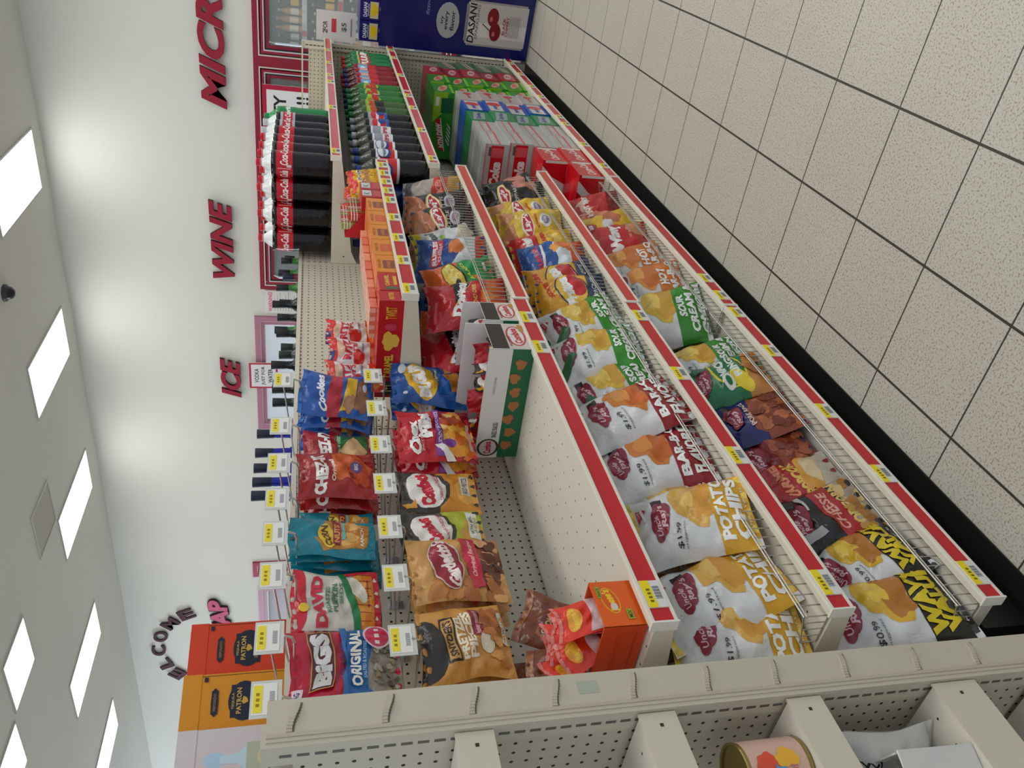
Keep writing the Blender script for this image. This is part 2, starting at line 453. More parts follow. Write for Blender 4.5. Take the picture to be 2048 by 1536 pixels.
b = M(); b.box(-16, -4, -0.1, 5, WALL_Y+0.9, 0.0, (180, 175, 165)); struct('floor', b, 'floor')
b = M(); b.box(-16, -1.5, CEIL, 4, WALL_Y+0.2, CEIL+0.1, (180, 180, 170)); struct('ceiling', b, 'ceil')
WC = (216, 215, 208)
b = M()
b.box(-16, WALL_Y, 2.06, -5.33, WALL_Y+0.12, CEIL, WC); b.box(-5.33, WALL_Y, 2.11, -3.71, WALL_Y+0.12, CEIL, WC)
b.box(-3.71, WALL_Y, 0, -3.33, WALL_Y+0.12, CEIL, WC); b.box(-3.33, WALL_Y, 2.03, 4, WALL_Y+0.12, CEIL, WC)
b.box(-7.70, WALL_Y, 0, -5.33, WALL_Y+0.12, 2.06, WC); b.box(-16, WALL_Y, 0, -9.9, WALL_Y+0.12, 2.06, WC)
b.box(-8.2, WALL_Y, 0, -7.98, WALL_Y+0.12, 2.06, WC); b.box(1.5, WALL_Y, 0, 4, WALL_Y+0.12, 2.03, WC)
struct('wall_back', b, 'wall')

# dark strip along the foot of the shelving
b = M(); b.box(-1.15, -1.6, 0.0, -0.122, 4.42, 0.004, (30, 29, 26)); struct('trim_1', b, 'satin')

# ---- doors and windows in the back wall (dark red frames, bright glass)
RED = (142, 22, 48)
def frame(b, x0, x1, z0, z1, y, col=RED, wd=0.07, th=0.06):
    for (a, c, d, e) in ((x0, x1, z1-wd, z1), (x0, x1, z0, z0+wd), (x0, x0+wd, z0+wd, z1-wd), (x1-wd, x1, z0+wd, z1-wd)):
        b.box(a, y-th, d, c, y, e, col)
def door_like(name, x0, x1, z0, z1, col, glasscol='glass'):
    b = M(); y = WALL_Y
    frame(b, x0, x1, z0, z1, y+0.02, col, 0.06, 0.05)
    frame(b, x0+0.055, x1-0.055, z0+0.055, z1-0.055, y+0.03, (224, 222, 220), 0.014, 0.05)
    frame(b, x0+0.066, x1-0.066, z0+0.066, z1-0.066, y+0.04, col, 0.045, 0.05)
    o = b.obj(name, 'satin'); o['kind'] = 'structure'
    g = M(); g.box(x0+0.1, y+0.01, z0+0.1, x1-0.1, y+0.02, z1-0.1, (220, 230, 235)); g.obj('pane', glasscol, o)
    return o
door_like('window_1', -5.33, -3.71, 0.02, 2.11, (176, 118, 140))
door_like('window_2', -7.98, -7.70, 0.02, 2.26, (160, 40, 70))
door_like('window_3', -9.9, -8.2, 0.02, 2.2, (190, 140, 165))
b = M(); b.box(-9.9, WALL_Y+0.13, 0, -8.2, WALL_Y+0.2, 2.2, (196, 172, 196)); struct('door_1', b, 'satin')

# ---- glass-door drinks coolers
def cooler(x0, x1, label, group=None):
    t = thing('drinks_cooler', label, 'cooler', ((x0+x1)/2, WALL_Y, 0), group)
    w = (x1-x0)/2
    def P(b, n, m='satin'): return b.obj(n, m, t)
    b = M(); frame(b, -w, w, 0.06, 2.03, 0.0, RED, 0.05, 0.07); frame(b, -w+0.05, w-0.05, 0.11, 1.98, -0.03, (208, 196, 190), 0.012, 0.05)
    P(b, 'cabinet_frame')
    b = M(); frame(b, -w+0.075, w-0.075, 0.13, 1.955, -0.02, (150, 24, 50), 0.022, 0.06); frame(b, -w+0.095, w-0.095, 0.15, 1.935, -0.02, (215, 218, 222), 0.014, 0.055)
    frame(b, -w+0.11, w-0.11, 0.165, 1.92, -0.02, (30, 28, 30), 0.012, 0.05)
    frame(b, -w+0.12, w-0.12, 0.175, 1.91, -0.02, (140, 24, 50), 0.03, 0.045)
    d = P(b, 'door')
    g = M(); g.box(-w+0.14, -0.05, 0.2, w-0.14, -0.045, 1.885, (220, 230, 230)); g.obj('pane', 'glass', d)
    h = M(); h.path([(-w+0.19, -0.09, 1.87), (-w+0.19, -0.14, 1.82), (-w+0.19, -0.14, 1.40), (-w+0.19, -0.09, 1.35)], 0.012, (225, 228, 230), 8); h.obj('door_handle', 'metal', d)
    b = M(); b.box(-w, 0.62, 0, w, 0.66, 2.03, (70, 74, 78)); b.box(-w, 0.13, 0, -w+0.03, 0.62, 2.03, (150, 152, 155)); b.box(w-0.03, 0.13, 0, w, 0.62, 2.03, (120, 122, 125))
    b.box(-w, 0.02, 0, w, 0.62, 0.12, (90, 92, 95)); b.box(-w, 0.02, 2.0, w, 0.62, 2.03, (90, 92, 95)); P(b, 'liner')
    for z in (0.5, 0.86, 1.22, 1.56):
        b = M(); b.box(-w+0.03, 0.1, z-0.02, w-0.03, 0.6, z, (190, 192, 192)); b.box(-w+0.03, 0.085, z-0.035, w-0.03, 0.1, z+0.012, (200, 202, 205))
        x = -w+0.1; rr = random.Random(int(z*100)+int(x0*10))
        while x < w-0.12:
            b.box(x, 0.082, z-0.03, x+rr.choice((0.05, 0.09)), 0.086, z+0.01, rr.choice([(200, 40, 50), (230, 225, 215), (200, 40, 50)])); x += rr.uniform(0.1, 0.16)
        P(b, 'shelf')
    return t
cooler(-0.86, 0.36, 'red-framed glass-door cooler at the top right of the picture, behind the blue drinks stand')
cooler(-2.08, -0.86, 'red-framed glass-door cooler behind the white sign with a red border')
cooler(-3.33, -2.08, 'red-framed cooler with a pale empty glass door, behind the cola bottles')

CB = [((24, 26, 24), (240, 196, 50)), ((30, 60, 34), (230, 230, 220)), ((120, 130, 120), (225, 220, 190)), ((50, 20, 16), (200, 60, 50)), ((190, 190, 180), (80, 110, 140)), ((210, 150, 40), (250, 240, 220))]
def small_bottle(x, y, z, c, l, label, group, h=0.235, r=0.031):
    t = thing('drink_bottle', label, 'bottle', (x, y, z), group)
    b = M(); b.lathe([(0.001, 0), (r*.9, 0.002), (r, 0.012), (r, h*.6), (r*.8, h*.72), (r*.42, h*.88), (r*.38, h*.97)], c, 12); b.obj('glass_body', 'bottle', t)
    b = M(); b.lathe([(r*1.02, h*.18), (r*1.02, h*.5)], l, 12); b.obj('paper_label', 'card', t)
    b = M(); b.lathe([(r*.44, h*.93), (r*.44, h), (0.001, h)], l, 10); b.obj('cap', 'satin', t)
rr = random.Random(4)
for (x0, x1, nm, zs) in ((-0.78, 0.0, 'cooler at the top right of the picture', (1.56, 1.22, 0.86)), (-1.98, -0.98, 'cooler behind the red-bordered sign', (1.56, 1.22))):
    for zi, z in enumerate(zs):
        k = rr.randrange(6); x = x0+0.05; i = 0
        while x < x1-0.02:
            if i % 3 == 2: k = rr.randrange(6)
            small_bottle(x, WALL_Y+0.16+0.02*(i % 2), z, CB[k][0], CB[k][1], 'small bottle on the %s shelf of the %s' % (('upper', 'middle', 'lower')[zi], nm), 'bottles on the %s shelf of the %s' % (('upper', 'middle', 'lower')[zi], nm), h=rr.choice((0.24, 0.26)))
            x += 0.078; i += 1

# ---- ceiling lights
def ceiling_light(x, y, w, d, label, on=True, group=None, nm='ceiling_light'):
    t = thing(nm, label, 'ceiling light', (x, y, CEIL), group)
    b = M()
    for (a, c, e, f) in ((-w/2-.02, w/2+.02, -d/2-.02, -d/2), (-w/2-.02, w/2+.02, d/2, d/2+.02), (-w/2-.02, -w/2, -d/2, d/2), (w/2, w/2+.02, -d/2, d/2)):
        b.box(a, e, -0.012, c, f, 0.0, (196, 195, 188))
    b.obj('trim_frame', 'satin', t)
    b = M(); b.box(-w/2, -d/2, -0.006, w/2, d/2, -0.001, (168, 164, 150)); b.obj('diffuser', 'panel_on' if on else 'satin', t)
nm = ['first', 'second', 'third', 'fourth', 'fifth']
for i, (x, y) in enumerate([(-1.91, 6.1), (-3.76, 6.03), (-5.6, 5.97), (-7.43, 5.3), (-9.26, 5.25)]):
    ceiling_light(x, y, 0.56, 1.2, 'bright rectangular ceiling light, %s from the right in the row nearest the back wall' % nm[i])
ceiling_light(-5.62, 3.81, 0.58, 0.56, 'small square bright ceiling light, upper of the two at the left edge of the ceiling')
ceiling_light(-6.26, 2.87, 0.56, 1.15, 'bright ceiling light cut off by the bottom left corner of the picture')
ceiling_light(-4.98, 5.03, 0.5, 0.54, 'unlit grey square panel in the ceiling between the bright lights', on=False, nm='ceiling_panel')
for (x, y) in [(0.6, 5.6), (0.6, 3.2), (0.7, 0.4), (-1.9, 3.6), (-1.9, 1.0), (-3.8, 0.9), (2.4, 2.0), (2.4, 4.6), (0.7, -1.6), (2.4, -0.6), (0.65, 1.8), (0.65, 4.4), (2.4, 0.7), (2.4, 3.3)]:  # unseen panels continuing the ceiling; last few added for more light from above
    ceiling_light(x, y, 0.56, 1.2, 'unseen ceiling light over the aisles, outside the picture', group='unseen ceiling lights outside the picture')
t = thing('security_camera', 'small black dome camera on the ceiling at the left edge of the picture', 'camera', (-2.62, 5.30, CEIL))
b = M(); b.lathe([(0.075, 0), (0.075, -0.02), (0.06, -0.03)][::-1], (60, 62, 66), 20); b.obj('mount', 'satin', t)
b = M(); b.lathe([(0.001, -0.085), (0.03, -0.08), (0.052, -0.06), (0.06, -0.03)], (18, 20, 24), 20); b.obj('dome', 'plastic', t)

# ---- wall lettering
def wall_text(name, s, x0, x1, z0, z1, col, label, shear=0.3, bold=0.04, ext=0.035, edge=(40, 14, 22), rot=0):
    """raised letters on the back wall: front skin plus extruded edges"""
    b = M(); W_, H_ = x1-x0, z1-z0; cx, cz = (x0+x1)/2, (z0+z1)/2
    cu = bpy.data.curves.new('t', 'FONT'); cu.body = s; cu.offset = bold; cu.shear = shear; cu.resolution_u = 4; cu.extrude = 0.5
    ob = bpy.data.objects.new('t', cu); me = ob.to_mesh(); v = np.array([c.co[:] for c in me.vertices]); lo = v.min(0); hi = v.max(0)
    q = (v-lo)/(hi-lo)-0.5
    ca, sa = math.cos(rot), math.sin(rot)
    for p in me.polygons:
        pts = []
        for i in p.vertices:
            X, Z = q[i][0]*W_, q[i][1]*H_
            pts.append((cx+X*ca-Z*sa, WALL_Y-0.02-(q[i][2]+0.5)*ext, cz+X*sa+Z*ca))
        n = Vector((p.normal.x, -p.normal.z, p.normal.y)); n = Vector((n.x*ca-n.z*sa, n.y, n.x*sa+n.z*ca))
        if Vector(np.cross(np.subtract(pts[1], pts[0]), np.subtract(pts[2], pts[0]))).dot(n) < 0: pts = pts[::-1]
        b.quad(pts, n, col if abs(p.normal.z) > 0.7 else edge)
    ob.to_mesh_clear(); bpy.data.objects.remove(ob); bpy.data.curves.remove(cu)
    return b
LC = (150, 26, 50)
for s, x0, x1, z0, z1, lab in (('MICRO', -1.36, 0.02, 2.29, 2.53, 'large slanted red wall lettering starting with MICRO, top right on the white wall'),
                               ('WINE', -3.22, -2.31, 2.30, 2.53, 'slanted red wall lettering reading WINE, in the middle of the white wall'),
                               ('ICE', -4.83, -4.27, 2.29, 2.52, 'slanted red wall lettering reading ICE, above the pink-framed window')):
    o = wall_text('', s, x0, x1, z0, z1, LC, lab).obj('wall_lettering', 'letters'); tag(o, lab, 'sign')
t = thing('welcome_sign', 'welcome lettering in an arch over pink script on the far left of the white wall', 'sign', (0, 0, 0))
cx, cz, R = -9.42, 2.93, 0.72
for i, c in enumerate('WELCOME'):
    a = math.radians(158-22.5*i); x = cx+R*1.12*math.cos(a); z = cz+R*math.sin(a)
    b = wall_text('', c, x-0.11, x+0.11, z-0.10, z+0.10, (70, 20, 40), '', 0.0, 0.03, 0.02, (30, 20, 30), rot=a-math.pi/2)
    b.obj('letter', 'letters', t)
wall_text('', 'TO', -9.62, -9.16, 3.02, 3.17, (90, 24, 48), '', 0, 0.02, 0.02, (30, 20, 30), rot=0.15).obj('letter', 'letters', t)
wall_text('', 'CHEAP', -9.75, -8.38, 2.58, 2.86, (52, 22, 36), '', 0.2, 0.10, 0.018, (30, 20, 30), rot=0.1).obj('lettering_outline', 'letters', t)
wall_text('', 'CHEAP', -9.74, -8.39, 2.59, 2.85, (196, 84, 124), '', 0.2, 0.045, 0.03, (150, 60, 90), rot=0.1).obj('lettering', 'letters', t)

def flat_sign(name, x0, x1, z0, z1, y, cmds, base, label, th=0.012):
    o = art_box(name, x1-x0, th, z1-z0, base, {'front': cmds}, 'card', None, Matrix.Translation(((x0+x1)/2, y, z0)))
    return tag(o, label, 'sign')
flat_sign('hanging_sign', -1.95, -1.05, 1.35, 1.95, WALL_Y-0.17, [('r', .0, .0, 1, 1, (176, 20, 56)), ('r', .05, .07, .95, .93, (226, 226, 226)), ('t', 'PARTY', .62, .72, .56, .2, (28, 28, 32)), ('t', 'TIME !!', .62, .36, .56, .2, (28, 28, 32))], (226, 226, 226),
          'white sign with a thick red border and black lettering on the cooler door')
flat_sign('hanging_sign', -4.68, -4.32, 1.86, 2.19, WALL_Y-0.06, [('r', 0, 0, 1, 1, (190, 30, 60)), ('r', .06, .07, .94, .93, (225, 222, 225)), ('t', 'VODKA', .5, .74, .56, .15, (40, 40, 60)), ('t', 'JUST FOR', .5, .5, .74, .15, (40, 40, 60)), ('t', 'WATER', .5, .26, .56, .15, (40, 40, 60))], (225, 222, 225),
          'small white sign with a red border and three lines of black writing below ICE')
flat_sign('warning_notice', -3.66, -3.37, 1.55, 1.99, WALL_Y-0.012, [('t', 'WARNING!', .5, .86, .86, .1, (220, 40, 90))]+[('r', .08, .74-.07*i, .08+.84*(.7+.3*((i*7) % 3)/2), .755-.07*i, (170, 165, 170)) for i in range(9)], (222, 220, 218),
          'paper notice headed WARNING in pink-red on the wall between two frames', 0.004)

# ================================================================ SHELVING
XB, XF = -0.59, -0.10
RAILRED = (196, 22, 36); RAILOR = (206, 52, 40); RAILPK = (206, 50, 58)
STEEL = (202, 196, 180)

def price_tag(parent, y, x, z, zc=0.032):
    b = M(); b.box(0, -0.032, -zc/2-0.004, 0.0025, 0.032, zc/2+0.002, (222, 220, 214))
    b.box(0.0026, -0.032, 0.0, 0.0031, 0.032, zc/2+0.002, (240, 214, 30))
    for i in range(9): b.box(0.0026, -0.012+i*0.0035, -zc/2, 0.003, -0.0105+i*0.0035+0.0008*(i % 2), -0.003, (110, 112, 120))
    for i in range(4): b.box(0.0031, -0.02+i*0.009, 0.004, 0.0034, -0.015+i*0.009, 0.011, (120, 104, 20))
    b.obj('price_tag', 'card', parent, Matrix.Translation((x, y, z)))

def shelf(parent, y0, y1, zr0, zr1, railcol, tags=(), fence=False, deckmat='paint', ox=0, deckz=None, brackets=True, fence_h=0.05, labels_small=False):
    """shelf with its front rail between zr0 and zr1"""
    dz = zr1-0.008 if deckz is None else deckz
    b = M(); g = 0.002
    b.box(XB+0.01, y0+0.008, dz-0.028, XF-0.0205, y1-0.008, dz, STEEL)
    s = b.obj('shelf', 'peg_xy' if deckmat == 'peg' else 'paint', parent)
    b = M()
    b.box(XF-0.020, y0+0.0065, zr0-0.004, XF-0.006, y1-0.0065, zr1+0.003, CREAM)                      # front lip
    b.box(XF-0.0065, y0+0.0055, zr1-0.002, XF+0.001, y1-0.0055, zr1+0.004, (228, 222, 208))
    b.box(XF-0.0065, y0+0.0055, zr0-0.005, XF+0.001, y1-0.0055, zr0+0.001, (228, 222, 208))
    for ye in (y0+0.001, y1-0.005): b.box(XF-0.021, ye, zr0-0.006, XF+0.003, ye+0.004, zr1+0.005, (232, 228, 216))
    b.obj('shelf_lip', 'paint', s)
    b = M(); b.box(XF-0.005, y0+0.006, zr0+0.001, XF-0.001, y1-0.006, zr1-0.002, railcol); b.obj('price_rail', 'plastic', s)
    for ty in tags: price_tag(s, ty, XF-0.0008, (zr0+zr1)/2)
    if brackets:
        for ye, sy in ((y0+0.003, 1), (y1-0.003, -1)):
            b = M(); th = 0.004*sy
            p = [(XB+0.005, zr1-0.005), (XB+0.005, dz-0.11), (XB+0.06, dz-0.085), (XF-0.05, dz-0.04), (XF-0.022, dz-0.036), (XF-0.022, zr1-0.005)]
            ya, yb = sorted((ye, ye+th))
            b.quad([(a, ya, c) for a, c in p][::1], (0, -1, 0), CREAM); b.quad([(a, yb, c) for a, c in p][::-1], (0, 1, 0), CREAM)
            for i in range(len(p)):
                a, c = p[i], p[(i+1) % len(p)]; b.quad([(a[0], ya, a[1]), (a[0], yb, a[1]), (c[0], yb, c[1]), (c[0], ya, c[1])], (c[1]-a[1], 0, a[0]-c[0]), CREAM)
            b.box(XB+0.035, ya-0.0006, dz-0.055, XB+0.041, ya, dz-0.049, (60, 55, 45))
            b.obj('bracket', 'paint', s)
    if fence:
        b = M(); xf = XF-0.026; zt = zr1+fence_h; zb = dz+0.003
        b.tube((xf, y0+0.01, zt), (xf, y1-0.01, zt), 0.0021, (205, 202, 196)); b.tube((xf, y0+0.01, zt-0.007), (xf, y1-0.01, zt-0.007), 0.0016, (205, 202, 196))
        b.tube((xf, y0+0.01, zb), (xf, y1-0.01, zb), 0.0021, (200, 196, 190))
        for ye in (y0+0.012, y1-0.012):
            b.path([(xf, ye, zt), (xf-0.075, ye, zb+0.035), (xf-0.075, ye, zb)], 0.0018, (200, 196, 190)); b.tube((xf, ye, zb), (xf-0.075, ye, zb), 0.0016, (200, 196, 190))
            for q in (0.25, 0.5, 0.75): b.tube((xf-0.075*q, ye, zb), (xf-0.075*q, ye, zt-(zt-zb-0.035)*q), 0.0013, (190, 186, 178), 5)
        n = int((y1-y0)/0.027)
        for i in range(n+1):
            y = y0+0.012+(y1-y0-0.024)*i/n; b.tube((xf, y, zb), (xf, y, zt), 0.0014, (190, 186, 178), 5)
        b.obj('wire_fence', 'metal', s)
    return s

def section(y0, y1, label, first=False, last=False):
    t = thing('shelving_unit', label, 'shelving', (0, 0, 0))
    b = M(); b.box(XB-0.012, y0, 0.12, XB, y1, 1.515, (206, 199, 182)); b.obj('back_panel', 'peg_yz', t)
    b = M(); b.box(XB-0.03, y0, 1.515, XB+0.004, y1, 1.530, CREAM); b.obj('top_cap', 'paint', t)
    for y in ((y0,) if not last else (y0, y1-0.02)):
        b = M(); b.box(XB-0.03, y-0.0, 0.0, XB+0.003, y+0.018, 1.53, CREAM)
        for i in range(54): b.box(XB+0.003, y+0.007, 0.16+i*0.0254, XB+0.0035, y+0.011, 0.174+i*0.0254, (46, 42, 36))
        b.obj('upright', 'paint', t)
    b = M(); b.box(XB, y0, 0.0, XF-0.09, y1, 0.125, (30, 29, 27)); b.obj('kick_plate', 'satin', t)
    return t

S1 = section(-0.70, 0.55, 'nearest section of the cream pegboard shelving, with the empty white shelf and hanging snacks')
S2 = section(0.55, 1.79, 'middle section of the cream shelving, with the candy shelf and orange rails')
S3a = section(1.79, 3.03, 'third section of the cream shelving, with cola bottles on its top shelf')
S3b = section(3.03, 4.27, 'farthest section of the cream shelving, beside the blue drinks stand', last=True)
shelf(S1, -0.70, 0.55, 0.128, 0.168, RAILRED, [-0.65+0.02, -0.31, -0.05, 0.26, 0.50], True, 'peg', brackets=False)
shelf(S1, -0.70, 0.55, 0.478, 0.518, RAILRED, [-0.63, -0.23, 0.13, 0.46], True, 'peg')
shelf(S1, -0.70, 0.55, 0.842, 0.884, RAILRED, [-0.632, 0.26, 0.43], False, 'peg')
shelf(S2, 0.55, 1.79, 0.128, 0.168, RAILRED, [0.62, 0.75], True, 'peg', brackets=False)
shelf(S2, 0.55, 1.79, 0.470, 0.508, RAILOR, [], True)
shelf(S2, 0.55, 1.79, 0.835, 0.872, RAILOR, [], True, fence_h=0.08)
shelf(S2, 0.55, 1.79, 1.172, 1.212, RAILRED, [0.59, 0.79, 0.97, 1.15, 1.32, 1.42, 1.52, 1.62, 1.72])
for S, a, c, tg in ((S3a, 1.79, 3.03, ([1.94, 2.27, 2.63, 2.77], [1.86, 2.28, 2.68, 2.93], [1.86, 2.55])), (S3b, 3.03, 4.27, ([3.2, 3.45, 3.78, 4.1], [3.4, 3.88, 4.11], [3.07, 3.23, 3.54, 3.9]))):
    shelf(S, a, c, 0.128, 0.168, RAILPK, tg[0], False, brackets=False)
    shelf(S, a, c, 0.948, 0.986, RAILPK, tg[1])
    shelf(S, a, c, 1.360, 1.396, RAILPK, tg[2])

# back side of the run: a plain top shelf that carries the liquor
t = thing('rear_shelf', 'cream shelf on the far side of the pegboard holding the bottles and gift boxes', 'shelf', (0, 0, 0))
b = M(); b.box(-1.06, -0.68, 1.325, XB-0.03, 4.2, 1.35, CREAM); b.obj('deck', 'paint', t)
b = M(); b.box(-1.075, -0.68, 1.315, -1.06, 4.2, 1.362, RAILRED); b.obj('price_rail', 'plastic', t)
for y in (-0.6, 1.2, 3.0, 4.1):
    b = M(); b.box(-1.04, y, 1.25, XB-0.03, y+0.004, 1.325, CREAM); b.obj('bracket', 'paint', t)

# ---- end caps
def endcap(label, yc, sgn, shelves=True):
    """back plane at yc; shelves stick out towards sgn"""
    t = thing('endcap_shelving', label, 'shelving', (0, 0, 0))
    x0, x1 = -1.07, -0.13
    ya, yb = sorted((yc, yc-sgn*0.012))
    b = M(); b.box(x0+0.05, ya, 0.12, x1-0.045, yb, 1.50, (196, 189, 168)); b.obj('back_panel', 'peg_xz', t)
    for x in (x0, x1-0.045):
        b = M(); yy = sorted((yc+sgn*0.004, yc-sgn*0.03)); b.box(x, yy[0], 0, x+0.045, yy[1], 1.535, BEIGE)
        xs = x+0.019
        for i in range(55):
            z = 0.13+i*0.0254
            if z > 1.51: break
            ye = sorted((yc+sgn*0.004, yc+sgn*0.0046)); b.box(xs, ye[0], z, xs+0.006, ye[1], z+0.0175, (92, 88, 78))
            ye = sorted((yc-sgn*0.03, yc-sgn*0.0306)); b.box(xs, ye[0], z, xs+0.006, ye[1], z+0.0175, (40, 36, 28))
        b.obj('upright', 'paint', t)
    b = M(); yy = sorted((yc+sgn*0.004, yc-sgn*0.035)); b.box(x0, yy[0], 1.535, x1, yy[1], 1.545, BEIGE); b.obj('top_cap', 'paint', t)
    return t
EC = endcap('beige end-of-aisle shelving unit at the bottom edge of the picture', -0.84, -1)
# side cover with pressed notches
b = M(); b.box(-0.138, -0.836, 0.0, -0.128, -0.766, 1.538, BEIGE)
b.box(-0.1281, -0.83, 0.0, -0.1262, -0.824, 1.538, (186, 178, 158))
b.box(-0.62, -0.776, 0.0, -0.139, -0.768, 1.53, BEIGE)
for z in (1.50, 1.36, 1.225, 1.09, 0.955, 0.82, 0.69, 0.55, 0.40, 0.27):
    n = 10
    for k in range(n):
        f0, f1 = k/n, (k+1)/n
        ya, yb_ = -0.822+0.048*f0, -0.822+0.048*f1; zz = z-0.006*math.sin((f0-.5)*3)
        hgt = 0.0042*math.sin(math.pi*(f0+f1)/2)
        b.box(-0.128, ya, zz-0.005, -0.128+hgt+0.0008, yb_, zz+0.004, (190, 182, 162)); b.box(-0.128, ya, zz-0.008, -0.1274, yb_, zz-0.005, (112, 104, 88))
b.obj('side_cover', 'paint', EC)
b = M(); b.box(-0.1279, -0.805, 1.015, -0.1274, -0.782, 1.05, (172, 176, 160)); b.obj('tape_scrap', 'satin', EC)
for zt, zb_ in ((1.259, 1.200), (0.958, 0.895), (0.686, 0.622), (0.391, 0.30), (0.150, 0.09)):
    b = M(); b.box(-1.065, -1.24, zt-0.02, -0.14, -0.85, zt, (206, 200, 184))
    s = b.obj('shelf', 'peg_xy', EC)
    for x in (-0.1405, -1.069):
        b = M(); b.box(x, -1.245, zb_, x+0.004, -0.846, zt+0.002, (208, 200, 180)); b.box(x+0.004, -0.872, (zt+zb_)/2-0.003, x+0.0044, -0.866, (zt+zb_)/2+0.003, (50, 44, 34)); b.obj('bracket', 'paint', s)
    b = M(); b.box(-1.069, -1.25, zb_+0.01, -0.136, -1.24, zt+0.004, CREAM); b.obj('shelf_lip', 'paint', s)
endcap('far end panel of the shelving, pegboard seen edge on beside the blue drinks stand', 4.30, 1)

# ================================================================ PACKAGING ART
WH = (228, 228, 226); BK = (22, 20, 20)
def crumbs(n, u0, u1, v0, v1, cols, r=0.05, seed=1, asp=1.0):
    rr = random.Random(seed)
    return [('b', rr.uniform(u0, u1), rr.uniform(v0, v1), r*rr.uniform(.7, 1.3), r*asp*rr.uniform(.6, 1.1), rr.choice(cols), rr.uniform(0, 180), rr.randrange(99)) for _ in range(n)]
def ray_logo(u=.46, v=.72):
    R = (150, 40, 62)
    return [('r', u-.05, v-.035, u+.30, v+.055, (30, 28, 30))]+[('e', u+a, v+c, .12, .045, R) for a, c in ((-.16, .03), (-.06, .055), (.05, .05), (.12, .02), (-.1, -.01), (0, -.03), (.1, -.04))]+[
        ('t', "Uncle", u-.08, v+.04, .26, .045, (236, 190, 200), 6, .3, .02), ('t', "Ray's", u+.02, v-.015, .34, .06, (240, 200, 208), 6, .3, .03)]
def ray(band, text, chip, price, edge, extra=()):
    a = [('r', 0, .955, 1, 1, edge), ('r', 0, 0, 1, .30, band), ('r', 0, 0, .12, 1, (222, 222, 222))]
    a += [('b', .66, .46, .36, .16, chip[0], 10, 5), ('b', .80, .40, .26, .12, chip[1], -20, 8), ('b', .52, .40, .2, .09, chip[1], 30, 3), ('b', .72, .50, .2, .07, chip[2], 0, 4), ('r', 0, .05, 1, .30, band)]
    a += ray_logo(.52, .73)
    a += [('p', [(.62, .93), (.84, .93), (.73, .84)], (206, 36, 66)), ('e', .73, .88, .15, .012, (236, 236, 236), 4), ('t', 'CHIPS', .73, .91, .12, .02, (240, 200, 210))]
    a += [('t', price, .24, .60, .28, .045, (46, 44, 50), 0, .1, .01), ('t', 'suggested', .24, .555, .3, .022, (90, 90, 96), 0, .2, 0)]
    n = len(text)
    for i, s in enumerate(text):
        hh = .095 if n < 3 else .078
        a.append(('t', s, .53, .235-i*(hh+.018), (.86 if len(s) > 4 else .42), hh, (240, 240, 236), 0, 0, .05))
    a.append(('t', 'NATURALLY GOOD', .5, .045, .6, .018, (235, 235, 225)))
    return a+list(extra)
def frito_oval(u, v, s, top, col=(200, 30, 40), rot=12):
    return [('e', u, v, .36, .105, (236, 190, 70), rot), ('e', u, v, .33, .088, (240, 236, 226), rot), ('e', u, v-.005, .30, .07, col, rot), ('t', s, u, v, .46, .10, (245, 242, 235), rot, .2, .04), ('t', top, u, v+.10, .3, .02, (240, 200, 80))]

